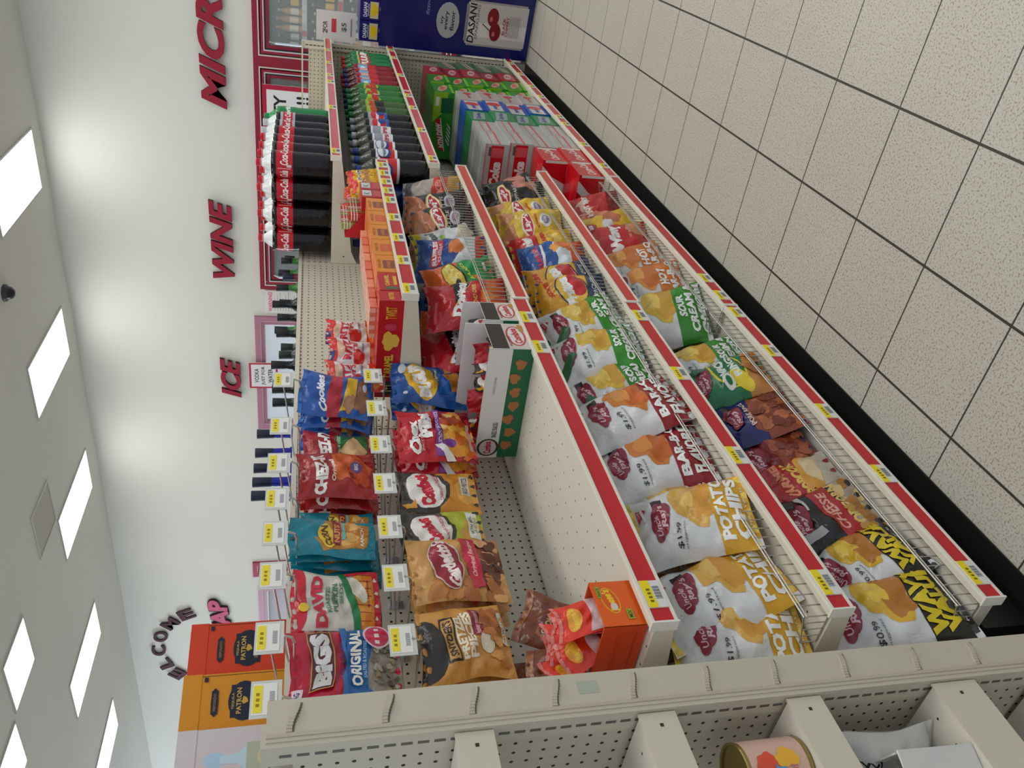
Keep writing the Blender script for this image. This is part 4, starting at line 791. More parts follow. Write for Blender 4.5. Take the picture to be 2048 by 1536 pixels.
# kind, x, y, z, w, h, t, yaw, lean, spin, seed, label
BAGS = [
 # --- second shelf, near section, front row
 ('potato', -.245, -.640, D2, .19, .29, .07, 78, 10, 3, 1, 'yellow and white potato chip bag nearest the end unit, front row of the second shelf'),
 ('potato', -.215, -.520, D2, .20, .30, .07, 96, 14, -3, 2, 'potato chip bag with POTATO showing large, second from the end unit in front'),
 ('potato', -.170, -.385, D2, .20, .29, .07, 86, 20, 9, 3, 'white and yellow potato chip bag tilted sideways in front, beside the barbecue bags'),
 ('potato', -.225, -.270, D2, .19, .30, .06, 95, 16, -4, 4, 'white and yellow potato chip bag half hidden, touching the first barbecue bag'),
 ('bbq', -.195, -.130, D2, .21, .30, .07, 88, 16, 2, 5, 'white and dark red barbecue chip bag, nearer of the two in the front row'),
 ('bbq', -.165, .070, D2, .22, .30, .08, 92, 18, -4, 6, 'white and dark red barbecue chip bag, farther of the two in the front row'),
 ('onion', -.200, .245, D2, .19, .27, .06, 84, 22, -10, 7, 'green and white sour cream chip bag, nearest of three on the second shelf'),
 ('onion', -.185, .375, D2, .22, .28, .08, 88, 18, 4, 8, 'sour cream chip bag with a green stripe at its top, middle of three'),
 ('onion', -.190, .585, E2, .22, .26, .08, 80, 20, -8, 9, 'green and white sour cream chip bag next to the orange-yellow corn chip bags'),
 # second row
 ('potato', -.385, -.600, D2, .19, .29, .06, 92, 8, -10, 11, 'potato chip bag in the second row behind the two nearest potato bags'),
 ('potato', -.350, -.455, D2, .19, .30, .06, 84, 6, 8, 12, 'potato chip bag in the second row, its yellow top edge folded over'),
 ('potato', -.345, -.300, D2, .20, .29, .06, 98, 6, 14, 13, 'potato chip bag in the second row behind the tilted front bag'),
 ('bbq', -.345, -.130, D2, .20, .29, .06, 84, 6, -12, 14, 'barbecue chip bag in the second row behind the nearer front barbecue bag'),
 ('bbq', -.325, .050, D2, .20, .30, .06, 96, 5, 12, 15, 'barbecue chip bag in the second row with its red side stripe turned out'),
 ('bbq', -.270, .180, D2, .18, .30, .05, 100, 10, -6, 16, 'barbecue chip bag squeezed between the front barbecue bag and the green bags'),
 ('onion', -.345, .320, D2, .20, .28, .06, 84, 6, 7, 17, 'sour cream chip bag in the second row behind the green striped one'),
 ('onion', -.355, .470, D2, .19, .27, .06, 94, 5, -6, 18, 'sour cream chip bag in the second row near the middle divider'),
 # third row
 ('potato', -.50, -.58, D2, .20, .28, .05, 90, 4, 4, 21, 'potato chip bag at the back of the second shelf by the end unit'),
 ('potato', -.49, -.37, D2, .20, .28, .05, 90, 4, -8, 22, 'potato chip bag at the back of the second shelf, second from the end unit'),
 ('bbq', -.49, -.14, D2, .20, .28, .05, 90, 4, 5, 23, 'barbecue chip bag at the back of the second shelf, nearer one'),
 ('bbq', -.48, .09, D2, .20, .28, .05, 90, 4, -5, 24, 'barbecue chip bag at the back of the second shelf, farther one'),
 ('onion', -.49, .33, D2, .20, .27, .05, 90, 4, 5, 25, 'sour cream chip bag at the back of the second shelf'),
 # --- bottom shelf, near section
 ('cheddar', -.195, -.640, D1, .19, .30, .08, 88, 24, 2, 31, 'white and black WAVY cheddar chip bag nearest the end unit on the bottom shelf'),
 ('cheddar', -.190, -.475, D1, .18, .23, .08, 96, 34, -8, 32, 'slumped white and black cheddar chip bag, second from the end unit, bottom shelf'),
 ('black_pop', -.205, -.335, D1, .20, .29, .07, 84, 26, -6, 33, 'black popcorn bag with red and yellow lettering on the bottom shelf'),
 ('black_pop', -.300, -.440, D1, .20, .28, .06, 90, 14, 8, 34, 'black popcorn bag with pale stripes behind the slumped cheddar bag'),
 ('red_pop', -.215, -.205, D1, .19, .28, .06, 96, 26, 6, 35, 'red popcorn bag with orange lettering and a cream foot on the bottom shelf'),
 ('red_pork', -.225, -.075, D1, .20, .26, .05, 84, 26, -8, 36, 'dark red and brown snack bag with a silver corner on the bottom shelf'),
 ('blue_pork', -.190, .060, D1, .20, .28, .06, 94, 28, 2, 37, 'dark blue and brown pork snack bag on the bottom shelf'),
 ('ring', -.180, .225, D1, .21, .27, .08, 92, 28, 6, 38, 'shiny dark green onion ring bag on the bottom shelf'),
 ('onion', -.210, .375, D1, .19, .28, .07, 84, 24, -4, 39, 'green and white sour cream chip bag behind the shiny green onion ring bag, bottom shelf'),
 ('cheddar', -.40, -.60, D1, .20, .29, .06, 90, 8, 4, 41, 'cheddar chip bag in the second row of the bottom shelf by the end unit'),
 ('black_pop', -.42, -.38, D1, .20, .28, .06, 90, 8, -4, 42, 'black popcorn bag in the second row of the bottom shelf'),
 ('red_pop', -.38, -.19, D1, .20, .28, .06, 90, 8, 4, 43, 'red popcorn bag in the second row of the bottom shelf'),
 ('blue_pork', -.37, .02, D1, .20, .28, .06, 90, 8, -4, 44, 'dark blue snack bag in the second row of the bottom shelf'),
 ('ring', -.36, .21, D1, .20, .26, .06, 90, 8, 4, 45, 'dark green bag in the second row of the bottom shelf'),
 ('onion', -.37, .42, D1, .20, .28, .06, 90, 8, -4, 46, 'sour cream chip bag in the second row of the bottom shelf'),
 # --- bottom shelf, middle section
 ('onion', -.205, .640, E1, .26, .31, .10, 74, 28, 6, 51, 'largest green and white chip bag on the bottom shelf, big white letters showing'),
 ('orangebag', -.200, .860, E1, .22, .29, .09, 74, 26, 2, 52, 'orange and silver barbecue chip bag on the bottom shelf next to the largest green bag'),
 ('orangebag', -.205, 1.055, E1, .22, .30, .09, 74, 24, -3, 53, 'orange and silver barbecue chip bag on the bottom shelf next to the red wavy bag'),
 ('wavy_r', -.200, 1.235, E1, .22, .29, .09, 72, 22, 4, 54, 'red bag with Wavy in white letters on the bottom shelf'),
 ('lays_y2', -.205, 1.410, E1, .21, .27, .09, 70, 24, -6, 55, 'yellow chip bag with a purple-red patch on the bottom shelf beyond the red wavy bag'),
 ('ro', -.205, 1.600, E1, .22, .23, .08, 70, 26, 5, 56, 'red and orange snack bag on the bottom shelf, in front of the red soda cartons'),
 ('onion', -.38, .66, E1, .21, .28, .06, 84, 8, -5, 57, 'sour cream chip bag behind the largest green bag'),
 ('orangebag', -.38, .92, E1, .21, .28, .06, 84, 8, 5, 58, 'orange and silver chip bag in the second row of the bottom shelf'),
 ('wavy_r', -.38, 1.18, E1, .21, .28, .06, 84, 8, -5, 59, 'red chip bag in the second row of the bottom shelf'),
 ('lays_y2', -.38, 1.42, E1, .21, .27, .06, 84, 8, 5, 60, 'yellow chip bag in the second row of the bottom shelf'),
 # --- second shelf, middle section
 ('frit', -.200, .735, E2, .20, .24, .08, 72, 16, 4, 61, 'orange-yellow corn chip bag with a red and yellow oval, nearer of the two in front'),
 ('frit', -.205, .850, E2, .20, .25, .07, 66, 14, -4, 62, 'orange-yellow corn chip bag with a red and yellow oval, farther of the two in front'),
 ('cheet_b', -.195, .995, E2, .21, .24, .08, 72, 16, 4, 63, 'blue, white and orange chip bag on the second shelf beside the corn chips'),
 ('munch', -.205, 1.140, E2, .20, .25, .08, 72, 16, -2, 64, 'red and yellow snack mix bag on the second shelf'),
 ('lays_y', -.200, 1.300, E2, .22, .26, .10, 70, 18, 6, 65, 'yellow chip bag with a silver seal, nearer of two on the second shelf'),
 ('lays_y', -.205, 1.460, E2, .22, .27, .10, 70, 16, -3, 66, 'yellow chip bag with a silver seal, farther of two on the second shelf'),
 ('lays_b', -.200, 1.625, E2, .21, .26, .08, 66, 14, 5, 67, 'black chip bag with a yellow and red oval beside the yellow bags'),
 ('lays_b', -.200, 1.745, E2, .20, .27, .07, 60, 20, -12, 68, 'black chip bag with a tilted oval at the far end of the second shelf'),
 ('frit', -.355, .70, E2, .20, .26, .06, 80, 6, -8, 71, 'corn chip bag in the second row behind the two front corn chip bags'),
 ('frit', -.350, .56, E2, .20, .25, .06, 84, 6, 6, 72, 'corn chip bag in the second row beside the farthest green bag'),
 ('cheet_b', -.350, .93, E2, .20, .25, .06, 80, 6, 6, 73, 'blue chip bag in the second row of the second shelf'),
 ('munch', -.355, 1.12, E2, .20, .25, .06, 80, 6, -6, 74, 'red and yellow snack mix bag in the second row'),
 ('lays_y', -.355, 1.32, E2, .20, .26, .07, 80, 6, 6, 75, 'yellow chip bag in the second row, nearer one'),
 ('lays_y', -.355, 1.52, E2, .20, .26, .07, 80, 6, -6, 76, 'yellow chip bag in the second row, farther one'),
 ('lays_b', -.345, 1.69, E2, .20, .26, .06, 80, 6, 6, 77, 'black chip bag in the second row of the second shelf'),
 # --- third shelf, middle section
 ('doritos', -.200, .660, E3, .21, .26, .08, 74, 14, 2, 81, 'bright red tortilla chip bag with white lettering, front one by the wire fence'),
 ('doritos', -.300, .625, E3, .20, .27, .07, 76, 12, -5, 82, 'red tortilla chip bag directly behind the front red one'),
 ('doritos2', -.385, .585, E3, .20, .27, .06, 78, 10, 8, 83, 'red tortilla chip bag, third one back from the wire fence'),
 ('doritos2', -.475, .590, E3, .20, .25, .06, 84, 6, -4, 84, 'red tortilla chip bag against the pegboard, last in its row'),
 ('cheeto_g', -.205, .845, E3, .21, .24, .08, 72, 18, -5, 85, 'green and orange cheese puff bag with a yellow oval on the third shelf'),
 ('tostito_b', -.210, 1.010, E3, .21, .25, .08, 70, 16, 6, 86, 'blue, white and orange chip bag on the third shelf beside the green and orange one'),
 ('smart', -.215, 1.170, E3, .20, .24, .07, 66, 16, -8, 87, 'grey-white, yellow and black popcorn bag on the third shelf'),
 ('lays_k', -.205, 1.310, E3, .20, .25, .08, 66, 20, 6, 88, 'black and salmon chip bag, nearer of two in front on the third shelf'),
 ('lays_k', -.205, 1.470, E3, .20, .26, .08, 64, 20, 4, 89, 'black and salmon chip bag, farther of two in front on the third shelf'),
 ('tanbag', -.210, 1.640, E3, .20, .25, .08, 60, 24, 6, 90, 'tan, red and gold chip bag at the far end of the third shelf'),
 ('cheeto_g', -.355, .80, E3, .20, .24, .06, 80, 6, 6, 91, 'green and orange bag in the second row of the third shelf'),
 ('tostito_b', -.355, 1.00, E3, .20, .24, .06, 80, 6, -6, 92, 'blue chip bag in the second row of the third shelf'),
 ('smart', -.355, 1.20, E3, .20, .24, .06, 80, 6, 6, 93, 'popcorn bag in the second row of the third shelf'),
 ('lays_k', -.355, 1.42, E3, .20, .25, .06, 80, 6, -6, 94, 'black and salmon chip bag in the second row of the third shelf'),
]
for (k, x, y, z, w, h, t, yaw, lean, spin, seed, lab) in BAGS:
    # tilt lifts a corner: set the bag down so its lowest corner rests on the deck
    dz = abs(math.sin(math.radians(spin)))*w*0.45
    if k in ('potato', 'bbq', 'onion', 'cheddar', 'orangebag'): w, h = w*1.05, h*1.08
    if x > -.26: x += .035; t *= 1.22
    if k == 'potato' and z == D2: h *= .88; lean += 9; x += .008
    if k == 'bbq' and z == D2: h *= .93; lean += 6
    if k == 'onion' and z in (D2, E2): h *= .93; lean += 5
    put_bag(k, x, y, z+dz+0.002, w, h, t, lab, yaw, lean, spin, seed)

# ================================================================ PEG HOOKS AND HANGING BAGS
def peg_hook(y, z, length, tz, label, tagw=0.068, tagh=0.042, ty=0.0, group=None):
    t = thing('peg_hook', label, 'hook', (XB, y, z), group)
    b = M(); b.box(0.0005, -0.012, -0.012, 0.003, 0.012, 0.024, (200, 200, 198))
    b.path([(0.002, 0, 0), (length-0.03, 0, 0.0), (length-0.015, 0, 0.004), (length-0.008, 0, 0.018)], 0.0026, (206, 204, 198), 8); b.obj('hook_wire', 'metal', t)
    b = M(); b.path([(0.002, 0, 0.018), (length-0.012, 0, tz-z-0.0)], 0.0022, (206, 204, 198), 8); b.obj('tag_arm', 'metal', t)
    X = length-0.010; Z = tz-z
    b = M(); b.box(X-0.0015, ty-tagw/2-0.004, Z-tagh/2-0.008, X, ty+tagw/2+0.004, Z+tagh/2+0.004, (206, 206, 200))
    s = b.obj('tag_holder', 'plastic', t)
    b = M(); b.box(X+0.0002, ty-tagw/2+.002, Z-tagh/2, X+0.0007, ty+tagw/2-.002, Z+tagh/2, (232, 230, 224)); b.box(X+0.0008, ty-tagw/2+.006, Z+0.004, X+0.0011, ty+tagw/2-.006, Z+tagh/2-.001, (236, 216, 60))
    for i in range(12): b.box(X+0.0008, -0.016+i*0.0026, Z-tagh/2+.004, X+0.001, -0.0148+i*0.0026, Z-tagh/2+.013, (120, 122, 130))
    for i in range(3): b.box(X+0.0012, -0.016+i*0.011, Z+0.009, X+0.0014, -0.010+i*0.011, Z+0.015, (150, 132, 30))
    b.obj('price_label', 'card', t)
    return t

# row: (kind, y, top z, w, h, t, n, x of front bag, gap, yaw, spin, hook y, tag z, colour words)
PEG = [
 ('bigs', -.515, 1.520, .170, .225, .022, 3, -.40, .030, 88, 0, 'top', 'red and blue sunflower seed bag'),
 ('david', -.345, 1.518, .165, .190, .026, 3, -.40, .030, 90, 1, 'top', 'red, white and orange pumpkin seed bag'),
 ('corn', -.165, 1.528, .128, .200, .020, 6, -.385, .021, 92, 1, 'top', 'teal corn snack pouch'),
 ('corn', -.075, 1.498, .120, .175, .020, 2, -.44, .026, 86, 0, 'top', 'teal corn snack pouch on the next hook'),
 ('cz_orange', .065, 1.508, .165, .195, .034, 3, -.385, .040, 84, -2, 'top', 'dark red cracker bag with an orange cracker'),
 ('cz_green', .205, 1.500, .170, .195, .030, 3, -.43, .036, 92, 1, 'top', 'dark red cracker bag with a green panel'),
 ('nilla', .395, 1.512, .150, .205, .030, 4, -.37, .040, 66, 6, 'top', 'blue cookie bag with a red band'),
 ('ritz', .560, 1.435, .130, .180, .030, 1, -.40, .036, 78, 0, 'top', 'white and red cracker bag, nearest of the three'),
 ('ritz', .695, 1.425, .130, .180, .030, 1, -.40, .036, 78, 1, 'top', 'white and red cracker bag, middle of the three'),
 ('ritz', .825, 1.430, .130, .180, .030, 1, -.40, .036, 78, -1, 'top', 'white and red cracker bag, farthest of the three'),
 ('snyd', -.495, 1.262, .175, .190, .036, 2, -.375, .042, 84, -3, 'low', 'golden brown pretzel pieces bag'),
 ('gard', -.290, 1.262, .190, .220, .040, 3, -.375, .042, 88, -2, 'low', 'tan snack mix bag with a maroon oval'),
 ('combo_g', -.140, 1.262, .150, .205, .034, 3, -.40, .036, 88, -2, 'low', 'black and lime green filled pretzel bag'),
 ('combo_o', .010, 1.258, .160, .210, .034, 3, -.41, .036, 90, 0, 'low', 'black and orange filled pretzel bag'),
 ('chex', .215, 1.248, .200, .220, .046, 4, -.38, .046, 80, -2, 'low', 'red snack mix bag with an orange picture'),
 ('bugle', .470, 1.245, .175, .235, .050, 2, -.38, .056, 78, 3, 'low', 'blue corn snack bag with a yellow oval'),
]
ORD = ['', 'second', 'third', 'fourth', 'fifth', 'sixth']
for (k, y, tz, w, h, t, n, xf, gap, yaw, spin, row, words) in PEG:
    for i in range(n):
        if i == 0: lab = '%s hanging at the front of its hook' % words
        else: lab = '%s, %s back on its hook' % (words, ORD[i])
        sd = 200+int(y*100)+i*3
        put_bag(k, xf-gap*i, y+(0.006*math.sin(i*2.3+y*9)), tz-h-0.004*i, w, h, t, lab, yaw+3*math.sin(i*1.7), -3-2*(i == 0), spin+2*math.sin(i*3.1+y), sd, low=0.42)
TOPTAGS = [(-.630, -.3), (-.495, -.3), (-.335, -.3), (-.21, -.3), (-.085, -.31), (.036, -.3), (.19, -.3), (.41, -.3)]
HN = ['nearest the end unit', 'second from the end unit', 'third from the end unit', 'fourth from the end unit', 'fifth from the end unit', 'sixth from the end unit', 'seventh from the end unit', 'farthest one, near the white and red bags']
for i, (y, x) in enumerate(TOPTAGS):
    peg_hook(y, 1.505, x-XB, 1.553, 'price-tagged peg hook in the top row, %s' % HN[i])
LOWTAGS = [-.515, -.350, -.193, -.039, .118, .283, .450]
HN = ['nearest the end unit', 'above the tan snack mix bags', 'above the lime green pretzel bags', 'above the orange pretzel bags', 'above the red snack mix bags', 'above the blue corn snack bags', 'farthest one, under the white-red bags']
for i, y in enumerate(LOWTAGS):
    peg_hook(y, 1.262, 0.28, 1.300, 'price-tagged peg hook in the lower row, %s' % HN[i])

# ================================================================ CARTONS ON THE UPPER SHELF
def combo_carton(x0, x1, y0, y1, z, h, label, yaw=0):
    """long side faces the near end (-y), the small end faces the aisle"""
    w = x1-x0; d = y1-y0
    t = thing('display_carton', label, 'carton', mat=Matrix.Translation(((x0+x1)/2, (y0+y1)/2, z)) @ Matrix.Rotation(math.radians(yaw), 4, 'Z'))
    th = 0.003; G = (22, 104, 66)
    pret = [('b', .12+.125*i, .30+.05*math.sin(i*4), .04, .13, (176, 112, 60), 20*i, i) for i in range(7)]
    ft = [('r', 0, 0, 1, 1, G)]+pret+[('r', 0, .48, 1, 1, (226, 224, 220)), ('e', .10, .72, .085, .26, (70, 50, 40)), ('e', .10, .72, .072, .2, (206, 196, 190)), ('t', 'Combos', .10, .73, .115, .18, (190, 30, 50), 4, 0, .05), ('t', 'BAKED SNACKS', .27, .62, .14, .12, (70, 66, 60)), ('t', 'cheddar cheese', .68, .78, .16, .06, (180, 178, 174))]
    sd = [('r', 0, 0, 1, 1, (44, 34, 32)), ('r', 0, .0, 1, .60, (206, 196, 186)), ('e', .5, .34, .40, .24, (190, 60, 60)), ('e', .5, .34, .36, .19, (226, 216, 214)), ('t', 'Combos', .5, .34, .6, .2, (196, 30, 50), 6, 0, .05), ('b', .82, .14, .14, .1, (190, 130, 70), 0, 2), ('t', 'PIZZERIA', .3, .53, .4, .06, (150, 60, 60))]
    art_box('front_wall', w, th, h, (226, 224, 220), {'front': ft}, 'gloss_card', t, Matrix.Translation((0, -d/2+th/2, 0)))
    for s, nmm in ((-1, 'left'), (1, 'right')):
        art_box('side_wall', th, d-2*th, h*0.92, (226, 222, 218), {nmm: sd}, 'gloss_card', t, Matrix.Translation((s*(w/2-th/2), 0, 0)))
    art_box('back_wall', w, th, h*1.35, (226, 222, 220), {}, 'gloss_card', t, Matrix.Translation((0, d/2-th/2, 0)))
    b = M(); b.box(-w/2+th, -d/2+th, 0, w/2-th, d/2-th, 0.003, (200, 190, 175)); b.obj('carton_floor', 'card', t)
    return t
combo_carton(-.485, -.110, .262, .405, 0.877, .128, 'white and green cardboard tray of filled pretzels, long side facing the near end')
combo_carton(-.485, -.112, .428, .540, 0.877, .118, 'narrower cardboard tray of filled pretzels behind the white and green one, at the shelf seam')
for i in range(10):
    put_bag('combo_o' if i % 2 else 'doritos2', -.445+.035*i, .330+.02*math.sin(i*2.5), .883, .07, .135+.02*math.sin(i*1.9), .018, 'small red and tan pretzel pack standing inside the white and green tray', 20+70*(i % 2)+8*math.sin(i*2), 4, 10*math.sin(i*3), 300+i, group='packs inside the white and green tray')
for i in range(6):
    put_bag('combo_o' if i % 3 else 'doritos2', -.44+.055*i, .485, .883, .07, .135, .018, 'small pretzel pack standing inside the narrower tray at the seam', 60+10*math.sin(i), 4, 8*math.sin(i*2), 320+i, group='packs inside the narrower tray')

# orange peanut butter carton and its packs
t = thing('display_carton', 'bright orange candy carton with a cup logo at the near end of the white shelf', 'carton', mat=pose(-.215, -.622, .879, 90, 0, 0))
OR = (226, 92, 22)
fr = [('e', .56, .66, .30, .20, (226, 160, 40), 8), ('e', .56, .66, .27, .17, (218, 84, 24), 8), ('t', "Reese's", .56, .67, .5, .20, (240, 190, 40), 10, .2, .06), ('e', .42, .62, .08, .08, (210, 200, 190)), ('r', .62, .82, .88, .92, (150, 170, 50)), ('t', 'SNACK', .75, .87, .22, .07, (90, 60, 20)), ('r', .12, .26, .34, .40, (150, 170, 50)), ('t', 'MIX', .23, .33, .16, .1, (90, 60, 20))]
art_box('front_wall', .105, .003, .085, OR, {'front': fr}, 'gloss_card', t, Matrix.Translation((0, -.085, 0)))
art_box('side_wall', .003, .17, .085, (214, 66, 18), {'left': [('t', 'NUTRITION FACTS', .5, .6, .7, .1, (190, 50, 14)), ('r', .1, .2, .9, .24, (190, 50, 14))]}, 'gloss_card', t, Matrix.Translation((-.051, 0, 0)))
art_box('side_wall', .003, .17, .085, (214, 66, 18), {}, 'gloss_card', t, Matrix.Translation((.051, 0, 0)))
art_box('back_wall', .105, .003, .14, (206, 60, 18), {}, 'gloss_card', t, Matrix.Translation((0, .085, 0)))
for i in range(7):
    put_bag('reese_pk', -.155-.024*i, -.612+.012*math.sin(i*2.4), .885, .082, .150+.012*math.sin(i*3), .014, 'orange and pink peanut butter snack pack standing in the orange carton, %s row' % ('front' if i < 2 else 'middle' if i < 5 else 'rear'), 90+9*math.sin(i*1.9), 14+6*math.sin(i), 12*math.sin(i*2.2), 340+i, group='snack packs in the %s of the orange carton' % ('front' if i < 2 else 'middle' if i < 5 else 'rear'))
for i, (x, y, s) in enumerate([(-.36, -.60, 6), (-.42, -.54, -12), (-.46, -.63, 4), (-.37, -.50, 26), (-.50, -.56, -6)]):
    put_bag('brown_pk', x, y, .882, .13, .17, .03, 'brown and amber candy bag behind the orange carton, %s' % ['touching it', 'leaning left', 'against the pegboard in the corner', 'tipped over towards the empty shelf', 'farthest back'][i], 80, 12, s, 360+i)

# ================================================================ CANDY SHELF (middle section)
CZ = 1.206
def carton(x0, x1, y0, y1, z, h, base, label, front=(), left=(), top=(), nm='candy_carton', cols=None, rotface=None):
    # front faces the aisle (+x); 'left' faces the near end (-y)
    o = art_box(nm, y1-y0, x1-x0, h, base, {'front': list(front), 'left': list(left), 'top': list(top)}, 'gloss_card', None,
                Matrix.Translation(((x0+x1)/2, (y0+y1)/2, z)) @ Matrix.Rotation(math.pi/2, 4, 'Z'), cols)
    return tag(o, label, 'carton')
RC = (186, 22, 30); OC = (222, 134, 30)
carton(-.47, -.125, .556, .62, CZ, .075, RC, 'long red candy carton with yellow lettering at the near end of the candy shelf', front=[('t', 'BUTTER', .5, .5, .7, .2, (226, 190, 60))],
       left=[('e', .10, .48, .075, .34, (50, 60, 40)), ('t', 'M', .10, .48, .07, .4, (200, 190, 120)), ('t', 'CARAMEL', .34, .5, .24, .36, (226, 186, 60), 0, 0, .04), ('b', .60, .48, .09, .34, (222, 180, 70), 0, 2), ('e', .74, .5, .035, .24, (196, 60, 90)), ('t', 'TWIST', .88, .5, .12, .44, (222, 170, 50))], cols={'left': RC})
carton(-.40, -.125, .625, .745, CZ, .070, RC, 'red candy carton with yellow writing beside the long red one', front=[('t', 'CARAMEL', .56, .62, .6, .2, (226, 186, 60), 0, 0, .04), ('e', .12, .45, .09, .3, (80, 90, 60)), ('r', .3, .2, .8, .35, (222, 170, 50))])
for i in range(5):
    y = .75+.13*i
    carton(-.40, -.125, y, y+.126, CZ, .070, OC, 'orange candy carton with a red-brown square, %s of five in a row' % ['nearest', 'second', 'third', 'fourth', 'farthest'][i],
           front=[('r', .22, .16, .70, .68, (206, 84, 40) if i % 2 else (130, 60, 44)), ('t', 'NUTRAGEOUS'[:8], .46, .42, .4, .18, (230, 130, 60)), ('t', 'PIECES', .5, .84, .5, .14, (190, 90, 20))], top=[('r', .05, .05, .95, .6, (214, 120, 60))])
# salmon coloured sticks laid in a row on top of the cartons
for i in range(9):
    b = M(); b.box(-.31, .655+.068*i, CZ+.0715, -.20, .655+.068*i+.058, CZ+.094, [(226, 128, 96), (220, 110, 84), (232, 150, 116)][i % 3])
    for k in range(4): b.box(-.31+.03*k, .655+.068*i-.0003, CZ+.076, -.295+.03*k, .655+.068*i+.0583, CZ+.0943, (236, 190, 170))
    o = b.obj('candy_bar', 'foil'); tag(o, 'salmon pink wrapped bar in the row lying on the orange cartons', 'candy', 'salmon pink bars on the orange cartons')
# red slanted stand with striped sticks
t = thing('candy_stand', 'red slanted cardboard stand holding striped candy sticks above the orange cartons', 'display stand', (0, 0, 0))
b = M(); ya, yb = 1.45, 1.66
for y, n in ((ya, -1), (ya+.003, 1)):
    p = [(-.31, y, CZ), (-.19, y, CZ), (-.19, y, CZ+.052), (-.30, y, CZ+.142), (-.31, y, CZ+.142)]
    b.quad(p if n < 0 else p[::-1], (0, n, 0), (190, 24, 36))
b.box(-.313, ya, CZ, -.31, yb, CZ+.142, (180, 24, 34)); b.box(-.19, ya, CZ, -.187, yb, CZ+.045, (180, 24, 34)); b.box(-.31, yb-.003, CZ, -.19, yb, CZ+.06, (180, 24, 34))
b.obj('cardboard_body', 'gloss_card', t)
for i in range(20):
    x = -.232-.038*(i % 2); y = ya+.014+.0195*(i//2); z = CZ+.004
    b = M(); c = [(206, 60, 56), (150, 166, 76), (222, 186, 176), (206, 66, 56), (196, 120, 70)][(i//2+i) % 5]; hh = .125+.026*(i % 2)
    b.box(x-.012, y-.006, z, x+.012, y+.006, z+hh, c)
    for k in range(3): b.box(x-.0123, y-.0063, z+hh-.035+.011*k, x+.0123, y+.0063, z+hh-.031+.011*k, (232, 222, 216))
    o = b.obj('candy_stick', 'foil'); tag(o, 'striped candy stick standing in the red slanted stand', 'candy', 'candy sticks in the red stand')
for i in range(2):
    carton(-.185, -.125, 1.405+.085*i, 1.485+.085*i, CZ, .085, (176, 26, 40), 'dark red carton with a white patch beyond the orange cartons, %s one' % ('nearer', 'farther')[i], front=[('r', .2, .55, .9, .95, (206, 206, 204)), ('t', 'K', .5, .75, .3, .26, (90, 90, 96)), ('r', .1, .1, .9, .45, (190, 50, 66))])
for i, (y, x, h) in enumerate([(1.605, -.145, .115), (1.655, -.15, .13), (1.705, -.148, .12), (1.752, -.15, .13), (1.705, -.215, .14), (1.752, -.22, .13)]):
    put_bag('mm', x, y, CZ+.002, .085, h, .03, 'yellow candy bag at the far end of the candy shelf, %s' % ['nearest in front', 'second in front', 'third in front', 'last in front', 'nearer one behind', 'farther one behind'][i], 74, 10, 5*math.sin(i*2), 380+i)
put_bag('reese_pk', -.30, 1.775, CZ+.01, .10, .13, .03, 'pink-red candy bag propped behind the yellow ones at the far end', 76, 6, -14, 390)

# ================================================================ SODA BOTTLES (two litre)
def label_skin(b, r, z0, z1, cmds, base, span=360, n=28, off=0.0):
    A = np.linspace(-math.pi*span/360, math.pi*span/360, n+1); Z = np.array([z0, z1])
    P = np.zeros((n+1, 2, 3)); Nn = np.zeros((n+1, 2, 3))
    for i, a in enumerate(A):
        for j, z in enumerate(Z):
            P[i, j] = (r*math.sin(a), -r*math.cos(a), z); Nn[i, j] = (math.sin(a), -math.cos(a), 0)
    b.skin(P, Nn, art(2*math.pi*r*span/360, z1-z0, cmds), base, off=0.0005, step=0.0003)

